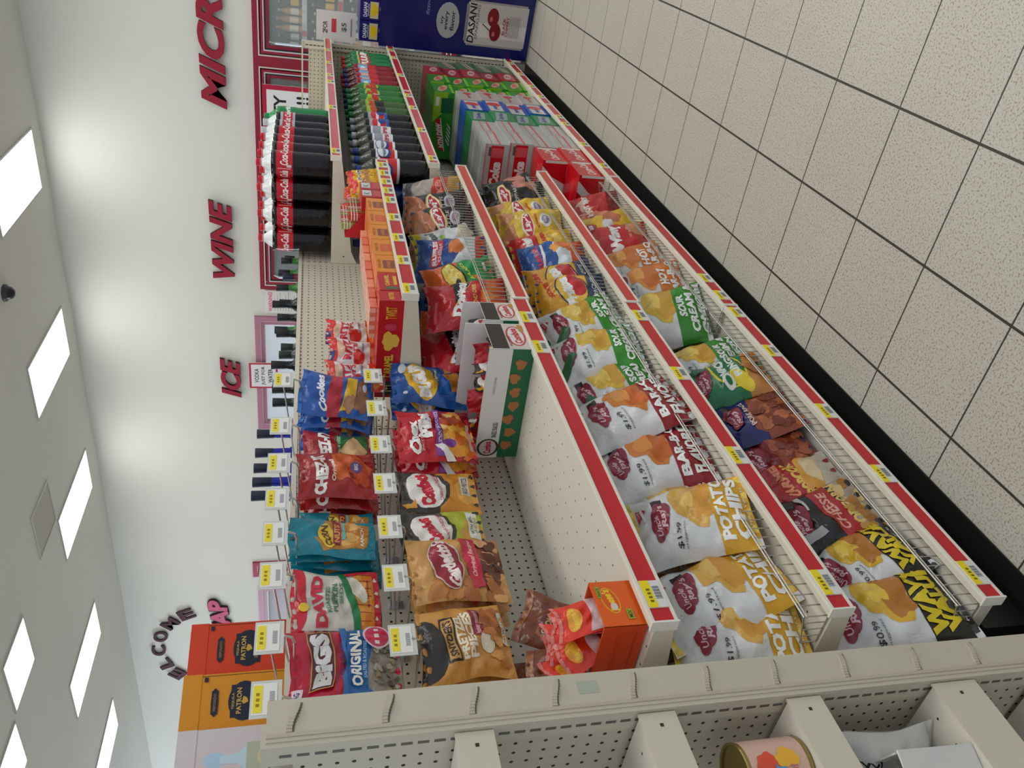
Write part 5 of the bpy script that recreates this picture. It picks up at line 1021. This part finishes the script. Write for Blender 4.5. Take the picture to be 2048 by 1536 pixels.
def bottle_protos():
    pr = {}
    def mk(key, liquid, cap, zb, labcmds, labbase, r=.054, h=.31, neck=(222, 226, 224)):
        f = lambda t, z: 1+.045*math.cos(5*t)*math.exp(-((z-.02)/.03)**2)+.012*math.cos(12*t)*(1 if .05 < z < zb[0] else 0)
        prof = [(.001, .006), (.03, .004), (.046, .0), (.052, .02), (r, .05), (r*.97, zb[0]-.012), (r, zb[0]-.004), (r-.0015, zb[0]), (r-.0015, zb[1]), (r, zb[1]+.004), (r*.985, zb[1]+.02), (r*.88, h*.78), (r*.62, h*.86), (r*.36, h*.92), (.0145, h*.945), (.0165, h*.955), (.0145, h*.96)]
        cols = [liquid if p[1] < h*.775 else neck for p in prof]  # clear necks: white sparkle, and shade behind lower colas, painted into the colour
        b = M(); b.lathe(prof, liquid, 28, cols=cols, fl=f); body = b.mesh('bottle_body', 'bottle')
        b = M(); label_skin(b, r+.0003, zb[0], zb[1], labcmds, labbase); lab = b.mesh('bottle_label', 'gloss_card')
        b = M(); b.lathe([(.0155, h*.955), (.0158, h), (.0145, h+.004), (.001, h+.0045)], cap, 18, fl=lambda t, z: 1+.03*math.cos(18*t)); b.lathe([(.017, h*.945), (.017, h*.953)], cap, 18); cp = b.mesh('bottle_cap', 'satin')
        pr[key] = (body, lab, cp)
    def rep(cmds):      # print the same panel three times round the bottle
        out = []
        for c in cmds:
            for k in range(3):
                o = (k-1)/3.0
                if c[0] == 'r': out.append(('r', .5+o+(c[1]-.5)/3, c[2], .5+o+(c[3]-.5)/3, c[4], c[5]))
                elif c[0] in 'eb': out.append((c[0], .5+o+(c[1]-.5)/3, c[2], c[3]/3, c[4]) + tuple(c[5:]))
                elif c[0] == 't': out.append(('t', c[1], .5+o+(c[2]-.5)/3, c[3], c[4]/3, c[5]) + tuple(c[6:]))
        return out
    RD = (196, 18, 34)
    mk('cola', (14, 9, 9), RD, (.165, .232), rep([('t', 'Coca-Cola', .5, .52, .8, .5, (238, 230, 228), 0, .35, .03), ('r', .96, .1, 1.0, .9, (220, 150, 150)), ('r', .03, .08, .12, .36, (220, 200, 200))]), RD)
    mk('diet', (14, 9, 9), (190, 194, 196), (.165, .232), rep([('r', 0, .18, 1, .82, (196, 24, 40)), ('t', 'Diet Coke', .5, .5, .7, .42, (240, 236, 232), 0, .2, .04)]), (176, 180, 184))
    mk('lemon', (34, 128, 66), (30, 140, 80), (.165, .232), rep([('t', 'Sprite', .5, .5, .7, .5, (236, 240, 236), 0, .2, .05), ('e', .82, .7, .08, .2, (230, 220, 60))]), (24, 130, 70), neck=(60, 150, 90))
    mk('pepsi', (14, 9, 9), (40, 70, 150), (.13, .225), rep([('r', 0, 0, 1, .12, (226, 226, 226)), ('r', 0, .88, 1, 1, (226, 226, 226)), ('e', .5, .62, .3, .32, (30, 60, 140)), ('e', .5, .66, .25, .25, (222, 222, 226)), ('r', .18, .54, .82, .66, (206, 210, 214)), ('t', 'PEPSI', .5, .6, .56, .12, (110, 120, 140), 0, 0, .05)]), (206, 34, 42), neck=(84, 86, 80))
    mk('pepsi_d', (14, 10, 10), (150, 154, 160), (.13, .225), rep([('e', .5, .5, .34, .36, (206, 34, 42)), ('r', .2, .44, .8, .58, (226, 226, 228)), ('e', .62, .36, .2, .2, (34, 62, 140)), ('r', 0, 0, 1, .14, (40, 90, 170))]), (170, 164, 164), neck=(84, 86, 80))
    mk('pepsi_w', (14, 10, 10), (180, 182, 186), (.13, .225), rep([('r', .2, .5, .9, .9, (150, 154, 164)), ('t', 'PEPSI', .5, .3, .56, .2, (190, 40, 60), 0, 0, .04)]), (222, 222, 224), neck=(84, 86, 80))
    mk('dew', (44, 116, 44), (24, 110, 60), (.13, .225), rep([('b', .5, .5, .5, .4, (150, 190, 40), 0, 3), ('t', 'Mtn', .35, .66, .5, .26, (206, 30, 44), 8, .3, .07), ('t', 'DEW', .6, .38, .66, .36, (206, 30, 44), 8, .3, .09), ('r', .8, .1, 1, .5, (236, 236, 226))]), (30, 120, 60), neck=(44, 84, 44))
    mk('dew_b', (66, 96, 44), (24, 110, 60), (.13, .225), rep([('r', 0, 0, 1, .5, (30, 30, 24)), ('t', 'DEW', .5, .62, .66, .34, (206, 60, 44), 8, .3, .06)]), (160, 180, 50), neck=(70, 90, 56))
    mk('red', (136, 20, 30), (40, 44, 110), (.12, .23), rep([('r', .1, .45, .6, .95, (120, 180, 220)), ('e', .35, .7, .12, .14, (222, 230, 236)), ('r', .6, .5, .96, .9, (222, 170, 160))]), (196, 26, 44), neck=(90, 34, 38))
    mk('green7', (26, 120, 70), (196, 24, 30), (.12, .23), rep([('e', .5, .5, .2, .3, (210, 40, 40)), ('t', '7UP', .5, .5, .6, .4, (236, 236, 226), 0, 0, .06), ('r', 0, .8, 1, .9, (190, 200, 120))]), (24, 120, 66), neck=(30, 110, 64))
    mk('blue', (14, 44, 120), (20, 40, 100), (.13, .225), rep([('r', .1, .3, .9, .7, (30, 60, 140)), ('e', .5, .5, .2, .3, (40, 80, 160))]), (20, 44, 110), neck=(40, 70, 140))
    return pr
PR = bottle_protos()
BW = {'cola': 'red-labelled cola bottle', 'diet': 'silver-labelled cola bottle', 'lemon': 'green soda bottle', 'pepsi': 'blue-labelled cola bottle', 'pepsi_d': 'grey-labelled cola bottle', 'pepsi_w': 'white-labelled cola bottle', 'dew': 'bright green soda bottle', 'dew_b': 'yellow-green soda bottle', 'red': 'red soda bottle', 'green7': 'red-capped green bottle', 'blue': 'dark blue soda bottle'}
def soda(key, x, y, z, label, group=None, rot=70):
    t = thing('soda_bottle', label, 'bottle', group=group, mat=Matrix.Translation((x, y, z)) @ Matrix.Rotation(math.radians(rot), 4, 'Z'))
    for nm, me in zip(('bottle_body', 'bottle_label', 'bottle_cap'), PR[key]):
        o = bpy.data.objects.new(nm, me); COL.objects.link(o); o.parent = t
    return t
F3 = 1.388; F2 = 0.978
cn = ['front', 'second', 'third', 'back']
TOPROW = ['cola']*3+['cola', 'diet', 'diet', 'lemon']
for i, k in enumerate(TOPROW):
    y = 1.865+.117*i
    for j in range(4):
        pl = 'top shelf, %s from the near end, %s rank' % (['first', 'second', 'third', 'fourth', 'fifth', 'sixth', 'last'][i], cn[j])
        soda(k, -.172-.113*j+.004*math.sin(i*3+j), y+.004*math.sin(j*2+i), F3, BW[k]+' on the '+pl, rot=(8 if i == 0 and j > 0 else 60)+10*math.sin(i*2.1+j*1.7))
MID = ['blue', 'pepsi', 'pepsi', 'pepsi_w', 'pepsi_w', 'pepsi_d', 'pepsi_d', 'dew_b', 'dew_b', 'dew', 'dew', 'dew', 'red', 'red', 'red', 'red', 'green7', 'green7', 'green7']
on = ['first', 'second', 'third', 'fourth', 'fifth', 'sixth', 'seventh', 'eighth', 'ninth', 'tenth', 'eleventh', 'twelfth', 'thirteenth', 'fourteenth', 'fifteenth', 'sixteenth', 'seventeenth', 'eighteenth', 'last']
for i, k in enumerate(MID):
    y = 1.875+.121*i
    for j in range(4 if i == 0 else 3 if i < 6 else 2):
        kk = 'blue' if (i == 0 and j > 0) else ('pepsi' if i == 0 else k)
        soda(kk, -.175-.115*j, y, F2, BW[kk]+' on the lower bottle shelf, %s from near end, %s rank' % (on[i], cn[j]), rot=(20 if i == 0 else 58)+12*math.sin(i*1.3+j))
# ================================================================ SODA CARTONS (twelve packs), stacked on the bottom shelf
def pack(kind, x1, y0, z, label, w=.20, h=.122, d=.40, yaw=0):
    """near long side faces -y; small end faces the aisle (+x)"""
    A = {'coke': ((196, 18, 30), [('p', [(.80, 1), (.93, 1), (.80, .55), (.72, 0), (.60, 0), (.68, .5)], (216, 206, 204)), ('p', [(.30, 0), (.38, 0), (.34, .5), (.42, 1), (.34, 1), (.28, .5)], (216, 206, 204)), ('r', .97, 0, 1, .9, (216, 206, 204)), ('t', '12 PACK', .30, .3, .2, .14, (220, 120, 120))], [('t', 'Coca-Cola', .5, .5, .8, .34, (232, 214, 212), 8, .3, .03), ('r', .86, .1, .96, .9, (222, 210, 206))]),
         'diet': ((176, 174, 170), [('r', .02, .22, .98, .74, (196, 20, 34)), ('t', 'diet', .38, .5, .12, .2, (230, 120, 124), 0, .1, .02), ('t', 'Coke', .62, .48, .32, .42, (232, 224, 220), 0, .1, .06), ('r', .83, .24, .95, .72, (206, 80, 88)), ('r', .85, .74, .96, .84, (90, 84, 84)), ('r', 0, .93, 1, .97, (214, 110, 120))], [('r', 0, .36, 1, .44, (206, 60, 76)), ('r', 0, .70, 1, .74, (206, 90, 100)), ('t', 'Coke', .5, .56, .5, .2, (206, 200, 196), 0, .1, .04)]),
         'sprite': ((22, 128, 74), [('t', 'Sprite', .5, .5, .5, .5, (206, 226, 210), 0, .2, .05)], [('p', [(.1, .9), (.9, .7), (.8, .2), (.2, .35)], (150, 160, 164)), ('t', 'Sprite', .5, .54, .6, .26, (50, 70, 130), -8, .2, .05)]),
         'pepsi': ((30, 84, 176), [('t', 'pepsi', .5, .5, .5, .5, (150, 180, 224), 0, .1, .04)], [('r', 0, .22, 1, .86, (206, 200, 200)), ('e', .66, .54, .2, .34, (206, 44, 50)), ('t', 'pepsi', .34, .54, .4, .3, (60, 80, 160), 0, 0, .05), ('r', 0, .0, 1, .18, (20, 66, 170))]),
         'grey': ((180, 174, 168), [], [('t', 'pepsi', .4, .5, .44, .24, (190, 70, 76), 0, 0, .04), ('e', .74, .5, .12, .22, (200, 60, 60))]),
         'dew': ((36, 130, 34), [('p', [(.55, 1), (1, 1), (1, .3), (.72, .45)], (130, 176, 30)), ('r', .70, .05, .92, .62, (14, 84, 52)), ('p', [(.12, .30), (.62, .62), (.60, .86), (.16, .60)], (196, 28, 40)), ('p', [(.12, .26), (.62, .58), (.62, .62), (.12, .30)], (226, 224, 214)), ('t', 'MTN DEW', .36, .56, .4, .26, (232, 226, 214), 12, .4, .05), ('r', .80, .72, .93, .9, (206, 210, 196))]+[('p', [(.2+.06*i, .06), (.24+.06*i, .06), (.32+.06*i, .26), (.3+.06*i, .26)], (214, 220, 206)) for i in range(5)], [('e', .5, .5, .4, .2, (206, 160, 130), -20), ('t', 'DEW', .5, .52, .5, .24, (206, 70, 70), -8, .3, .05), ('r', 0, .0, 1, .14, (120, 190, 40))]),
         'dr': ((176, 44, 58), [], [('e', .5, .55, .36, .2, (214, 176, 172), -10), ('t', 'Dr', .5, .55, .24, .26, (170, 40, 56), 0, .1, .06), ('r', 0, 0, 1, .2, (120, 24, 34))]),
         'ginger': ((84, 118, 84), [], [('p', [(.1, .2), (.9, .5), (.9, .8), (.1, .5)], (196, 190, 176)), ('t', 'GINGER ALE', .5, .5, .7, .16, (130, 60, 56), 14, 0, .04), ('r', 0, 0, 1, .18, (60, 100, 66))])}[kind]
    base, side, end = A
    o = art_box('soda_carton', d, w, h, base, {'front': side, 'right': end, 'top': [('r', .1, .3, .9, .5, tuple(min(255, int(c*1.15)) for c in base))], 'left': end}, 'gloss_card', None,
                Matrix.Translation((x1-d/2, y0+w/2, z)) @ Matrix.Rotation(math.radians(yaw), 4, 'Z'))
    return tag(o, label, 'carton')
STK = [('coke', 1.865, 1, -.128, 'single red soda carton with a white swirl nearest the wire-fenced chip shelf'), ('coke', 2.070, 2, -.125, None), ('diet', 2.275, 4, -.125, None), ('diet', 2.480, 4, -.130, None), ('sprite', 2.685, 4, -.130, None),
       ('pepsi', 2.890, 4, -.128, None), ('grey', 3.095, 4, -.125, None), ('dew', 3.300, 5, -.150, None), ('dew', 3.505, 5, -.140, None), ('dr', 3.715, 5, -.135, None), ('ginger', 3.925, 4, -.135, None)]
NMS = {'coke': 'red soda carton with a white swirl', 'diet': 'silver and red soda carton', 'sprite': 'green and silver soda carton', 'pepsi': 'blue soda carton', 'grey': 'grey soda carton', 'dew': 'bright green soda carton', 'dr': 'dark red soda carton', 'ginger': 'dull green soda carton'}
lv = ['lowest', 'second from the bottom', 'third from the bottom', 'fourth from the bottom', 'topmost']
seen = {}
for (k, y, n, x1, lab) in STK:
    seen[k] = seen.get(k, 0)+1; wh = {1: 'nearer', 2: 'farther', 3: 'farthest'}[seen[k]]
    for i in range(n):
        l = lab or '%s, %s in the %sstack' % (NMS[k], lv[i] if i < n-1 or n == 5 else 'topmost', wh+' ' if k in ('coke', 'diet', 'dew') else '')
        pack(k, x1-.008*((i*3) % 2), y, 0.1615+.1225*i, l, yaw=1.2*math.sin(i*2+y*5))

# ================================================================ BLUE DRINKS STAND at the far end
t = thing('drinks_display_stand', 'tall dark blue cardboard drinks stand with a giant silver can picture on its front', 'display stand', mat=Matrix.Translation((.135, 4.395, 0)) @ Matrix.Rotation(math.radians(-8), 4, 'Z'))
NB = (22, 24, 92)
can = [('r', .16, .045, .84, .43, (150, 144, 142)), ('r', .19, .035, .81, .44, (184, 178, 174)), ('r', .30, .035, .52, .44, (206, 200, 196)), ('r', .22, .43, .78, .45, (130, 128, 130)),
       ('t', 'DASANI', .5, .405, .60, .045, (24, 24, 40), 0, .1, .02), ('t', 'SPARKLING', .52, .37, .52, .02, (110, 110, 120)), ('e', .40, .245, .14, .038, (112, 14, 30)), ('e', .62, .268, .14, .038, (120, 16, 32)), ('e', .37, .255, .04, .01, (190, 90, 100)), ('e', .59, .28, .04, .01, (190, 90, 100)),
       ('p', [(.40, .28), (.42, .28), (.52, .335), (.50, .335)], (90, 50, 40)), ('t', 'BLACK', .5, .19, .26, .018, (150, 40, 60)), ('t', 'CHERRY', .5, .168, .3, .018, (150, 40, 60))]+[('r', .34, .148-.012*i, .66, .152-.012*i, (150, 144, 150)) for i in range(6)]
fr = can+[('e', .50, .565, .27, .075, (160, 162, 164)), ('t', 'try', .5, .60, .12, .024, (30, 34, 70), 0, 0, .02), ('t', 'every', .5, .57, .28, .024, (30, 34, 70), 0, 0, .02), ('t', 'flavor', .5, .535, .30, .026, (30, 34, 70), 0, 0, .02), ('t', 'fizzness', .72, .70, .34, .022, (120, 130, 190), 0, .3, .01)]
art_box('front_panel', .43, .012, 1.03, NB, {'front': fr}, 'gloss_card', t, Matrix.Translation((0, -.185, 0.012)))
art_box('side_panel', .012, .36, 1.03, (26, 28, 96), {'right': [('t', 'DASANI', .5, .8, .7, .06, (200, 206, 220)), ('r', .2, .2, .8, .6, (40, 44, 120))], 'left': []}, 'gloss_card', t, Matrix.Translation((.209, 0, 0.012)))
art_box('side_panel', .012, .36, 1.03, (26, 28, 96), {}, 'gloss_card', t, Matrix.Translation((-.209, 0, 0.012)))
art_box('back_panel', .43, .012, 1.10, NB, {}, 'gloss_card', t, Matrix.Translation((0, .185, 0.012)))
b = M(); b.box(-.209, -.18, 0.0, .209, .18, .02, (210, 206, 198)); b.obj('base_tray', 'card', t)
b = M(); b.box(-.209, -.18, .98, .209, .18, 1.0, (30, 32, 90)); b.obj('shelf', 'card', t)
for i in range(3):
    cx_ = -.135+.135*i
    c = art_box('water_carton', .13, .30, .17, (34, 28, 110), {'front': [('t', 'DASANI', .5, .80, .7, .14, (226, 228, 240), 0, .1, .02), ('r', .1, .30, .9, .62, (206, 190, 150)), ('b', .5, .46, .3, .14, (228, 190, 40), 0, i), ('e', .6, .15, .2, .1, (230, 190, 40)), ('t', 'SPARKLING', .5, .68, .6, .07, (180, 180, 220))]}, 'gloss_card', None,
                Matrix.Translation((.135, 4.395, 0)) @ Matrix.Rotation(math.radians(-8), 4, 'Z') @ Matrix.Translation((cx_, -.02, 1.002)))
    tag(c, 'purple-blue sparkling water carton with yellow fruit on top of the blue drinks stand, %s' % ['left one', 'middle one', 'right one'][i], 'carton')
o = art_box('price_sign', .19, .004, .26, (214, 208, 206), {'front': [('t', '2', .3, .78, .12, .12, (60, 56, 60)), ('t', 'FOR', .5, .78, .3, .12, (70, 66, 66)), ('r', .3, .5, .75, .62, (206, 60, 76)), ('t', '$5', .5, .3, .3, .14, (90, 86, 90)), ('r', .2, .1, .8, .14, (150, 146, 150))]}, 'card', None, Matrix.Translation((-.03, 4.33, 1.19)) @ Matrix.Rotation(math.radians(-4), 4, 'Z'))
tag(o, 'white price sign card above the left side of the blue drinks stand', 'sign')

# ================================================================ LIQUOR on the rear shelf
LZ = 1.351
def patron(y, x, base, label, h=.405, w=.135, d=.14, yaw=78, pale=False):
    mw = Matrix.Translation((x, y, LZ)) @ Matrix.Rotation(math.radians(yaw), 4, 'Z')
    NVY = (30, 34, 52) if not pale else (120, 130, 140)
    if pale:
        fr_ = [('e', .5, .89, .12, .06, (170, 200, 220)), ('p', [(.44, .86), (.56, .86), (.58, .76), (.72, .70), (.28, .70), (.42, .76)], (190, 212, 222)), ('r', .26, .42, .74, .71, (176, 182, 160)), ('e', .5, .56, .18, .09, (206, 196, 160)), ('t', 'PATRON', .5, .57, .3, .03, (100, 96, 80)), ('r', 0, 0, 1, .07, (206, 150, 90))]
    else:
        fr_ = [('r', .03, .0, .04, 1, tuple(int(c*.4) for c in base)), ('r', .96, 0, .97, 1, tuple(int(c*.4) for c in base)), ('r', .22, .66, .78, .82, NVY), ('e', .5, .74, .34, .095, NVY), ('t', 'TEQUILA', .5, .805, .28, .016, (190, 160, 70)), ('t', 'PATRON', .5, .77, .44, .03, (206, 170, 80), 0, 0, .02), ('b', .5, .735, .06, .018, (200, 160, 60)), ('r', .3, .675, .7, .70, (110, 96, 66)),
               ('e', .5, .915, .24, .022, NVY), ('r', .3, .895, .7, .935, NVY), ('t', 'REPOSADO', .5, .915, .3, .016, (150, 110, 60)), ('r', .86, .962, .94, .985, NVY)]
    t = thing('liquor_gift_box', label, 'box', mat=mw)
    art_box('box_body', w, d, h*.9, base, {'front': fr_, 'left': fr_[:2]}, 'card', t)
    art_box('box_lid', w+.002, d+.002, h*.1, base, {}, 'card', t, Matrix.Translation((0, 0, h*.9)))
    return t
patron(-.185, -.76, (206, 62, 24), 'orange-red liquor gift box standing on the rear shelf beside the yellow one', yaw=74)
patron(-.335, -.76, (210, 138, 26), 'golden yellow liquor gift box with a dark label on the rear shelf', yaw=76)
patron(-.480, -.76, (206, 196, 196), 'pale gift box with a picture of a clear bottle on the rear shelf', yaw=78, pale=True, h=.40)
patron(-.610, -.76, (206, 160, 120), 'tan gift box at the bottom left corner, beyond the pale bottle picture box', yaw=78, pale=True, h=.40)
def liquor(x, y, h, r, glass, cap, lab, label, group=None, band=None, neck=.30, capl=.17):
    t = thing('liquor_bottle', label, 'bottle', (x, y, LZ), group)
    b = M(); b.lathe([(.001, .003), (r*.95, .002), (r, .012), (r, h*(.96-neck-.12)), (r*.82, h*(.96-neck-.03)), (.016, h*(.98-neck+.02)), (.0145, h*(1-capl))], glass, 20); b.obj('glass_body', 'bottle', t)
    b = M(); b.lathe([(r+.0006, h*.12), (r+.0006, h*.44)], lab, 20)
    if band: b.lathe([(r+.001, h*.2), (r+.001, h*.24)], band, 20)
    b.obj('paper_label', 'card', t)
    b = M(); b.lathe([(.0155, h*(1-capl-.02)), (.0165, h), (.001, h+.001)], cap, 16); b.obj('cap', 'satin', t)
BLUE = (26, 30, 150)
for i, y in enumerate([.415, .480, .550, .630, .735]):
    liquor(-.745, y, .302, .034, BLUE, (20, 24, 50), (70, 84, 170), 'tall cobalt blue bottle with a dark cap on the rear shelf, %s' % ['nearest of the five', 'second of the five', 'third of the five', 'fourth of the five', 'farthest of the five'][i], neck=.36)
B2 = [(-.70, .86, .255, 'd'), (-.70, .945, .26, 'd'), (-.74, 1.04, .262, 'g'), (-.70, 1.11, .27, 'k'), (-.71, 1.20, .245, 's'), (-.72, 1.275, .24, 's'), (-.70, 1.35, .26, 'd'), (-.73, 1.43, .27, 'g'), (-.72, 1.52, .262, 'd'), (-.70, 1.60, .285, 'k'), (-.74, 1.69, .26, 'g'), (-.71, 1.78, .275, 'g'), (-.70, 1.87, .25, 'r'), (-.72, 1.95, .272, 'g'), (-.70, 2.04, .262, 'g'), (-.73, 2.13, .25, 'c'), (-.70, 2.22, .26, 'c'), (-.72, 2.32, .255, 'y'), (-.70, 2.42, .25, 'c')]
TY = {'d': ((24, 34, 26), (16, 18, 18), (60, 56, 50), 'dark green bottle with a black cap'), 'g': ((54, 120, 50), (22, 26, 24), (60, 130, 60), 'green bottle with a dark cap'), 'k': ((16, 20, 24), (12, 12, 14), (30, 40, 60), 'black bottle with a black cap'),
      's': ((70, 74, 76), (26, 40, 34), (110, 100, 92), 'squat bottle with a dark sleeve label'), 'r': ((120, 40, 60), (30, 34, 60), (200, 120, 140), 'pink-red bottle with a dark cap'), 'c': ((150, 160, 164), (30, 32, 36), (190, 160, 70), 'clear bottle with a gold label'), 'y': ((60, 60, 40), (206, 170, 50), (180, 60, 50), 'dark bottle with a yellow cap')}
pos = ['first', 'second', 'third', 'fourth', 'fifth', 'sixth', 'seventh', 'eighth', 'ninth', 'tenth', 'eleventh', 'twelfth', 'thirteenth', 'fourteenth', 'fifteenth', 'sixteenth', 'seventeenth', 'eighteenth', 'last']
for i, (x, y, h, k) in enumerate(B2):
    g, c, l, wds = TY[k]
    liquor(x, y, h, .038, g, c, l, '%s on the rear shelf, %s beyond the blue bottles' % (wds, pos[i]), band=(170, 160, 120) if k in 'ds' else None, neck=.22 if k == 's' else .28)

# ================================================================ ON THE END-OF-AISLE SHELVES
t = thing('fruit_can', "pink and blue fruit can on an end shelf at the bottom edge", 'can', mat=Matrix.Translation((-.202, -.932, .687)) @ Matrix.Rotation(math.radians(62), 4, 'Z'))
b = M(); b.lathe([(.001, .001), (.048, .0), (.051, .002), (.051, .006), (.050, .008), (.050, .112), (.051, .114), (.051, .118), (.048, .118), (.047, .114), (.001, .114)], (170, 150, 90), 36); b.obj('tin', 'metal', t)
b = M(); label_skin(b, .0503, .009, .111, [('r', .28, .05, .45, .95, (150, 200, 214)), ('r', .34, .3, .42, .7, (90, 160, 206)), ('b', .53, .70, .06, .22, (222, 84, 60), 0, 3), ('b', .56, .35, .05, .2, (236, 176, 60), 0, 4), ('t', 'FRUIT', .47, .5, .12, .18, (90, 150, 190), 0, .1, .04), ('t', 'PUNCH', .47, .28, .1, .14, (206, 110, 110)), ('r', .40, .04, .46, .2, (150, 190, 170))], (214, 176, 160), n=40); b.obj('paper_label', 'card', t)
t = thing('paper_sack', 'white paper sack with black lettering on the end shelf below the fruit can', 'sack', mat=Matrix.Translation((-.265, -.925, .393)) @ Matrix.Rotation(math.radians(28), 4, 'Z'))
KINDS['sack'] = dict(name='paper_body', base=(206, 204, 198), mat='card', art=[('t', 'E.J.', .30, .62, .34, .12, (30, 28, 28), -80, 0, .08), ('t', 'XXX', .72, .70, .26, .07, (40, 38, 38), -80, 0, .03), ('r', .62, .58, .80, .60, (50, 46, 46)), ('e', .5, .45, .3, .12, (206, 204, 198)), ('t', '4', .5, .6, .14, .16, (30, 28, 28), -80, .2, .1), ('t', 'FLOUR', .4, .3, .4, .1, (60, 56, 54), -80, 0, .05)])
me = bag_mesh('sack', .17, .235, .09, 5); o = bpy.data.objects.new('paper_body', me); COL.objects.link(o); o.parent = t
t = thing('open_carton', 'open white cardboard carton with brown inside leaning at the front of the end shelf', 'carton', mat=Matrix.Translation((-.225, -1.030, .393)) @ Matrix.Rotation(math.radians(70), 4, 'Z'))
art_box('carton_wall', .19, .003, .17, (224, 222, 216), {}, 'card', t, Matrix.Translation((0, -.05, 0)) @ Matrix.Rotation(math.radians(10), 4, 'X'))
art_box('carton_wall', .003, .12, .15, (150, 112, 84), {}, 'card', t, Matrix.Translation((-.095, .01, 0)))
art_box('carton_wall', .003, .12, .15, (224, 222, 216), {}, 'card', t, Matrix.Translation((.095, .01, 0)))
art_box('carton_wall', .19, .003, .15, (150, 112, 84), {}, 'card', t, Matrix.Translation((0, .07, 0)))
b = M(); b.box(-.095, -.05, 0, .095, .07, .003, (150, 112, 84)); b.obj('carton_floor', 'card', t)
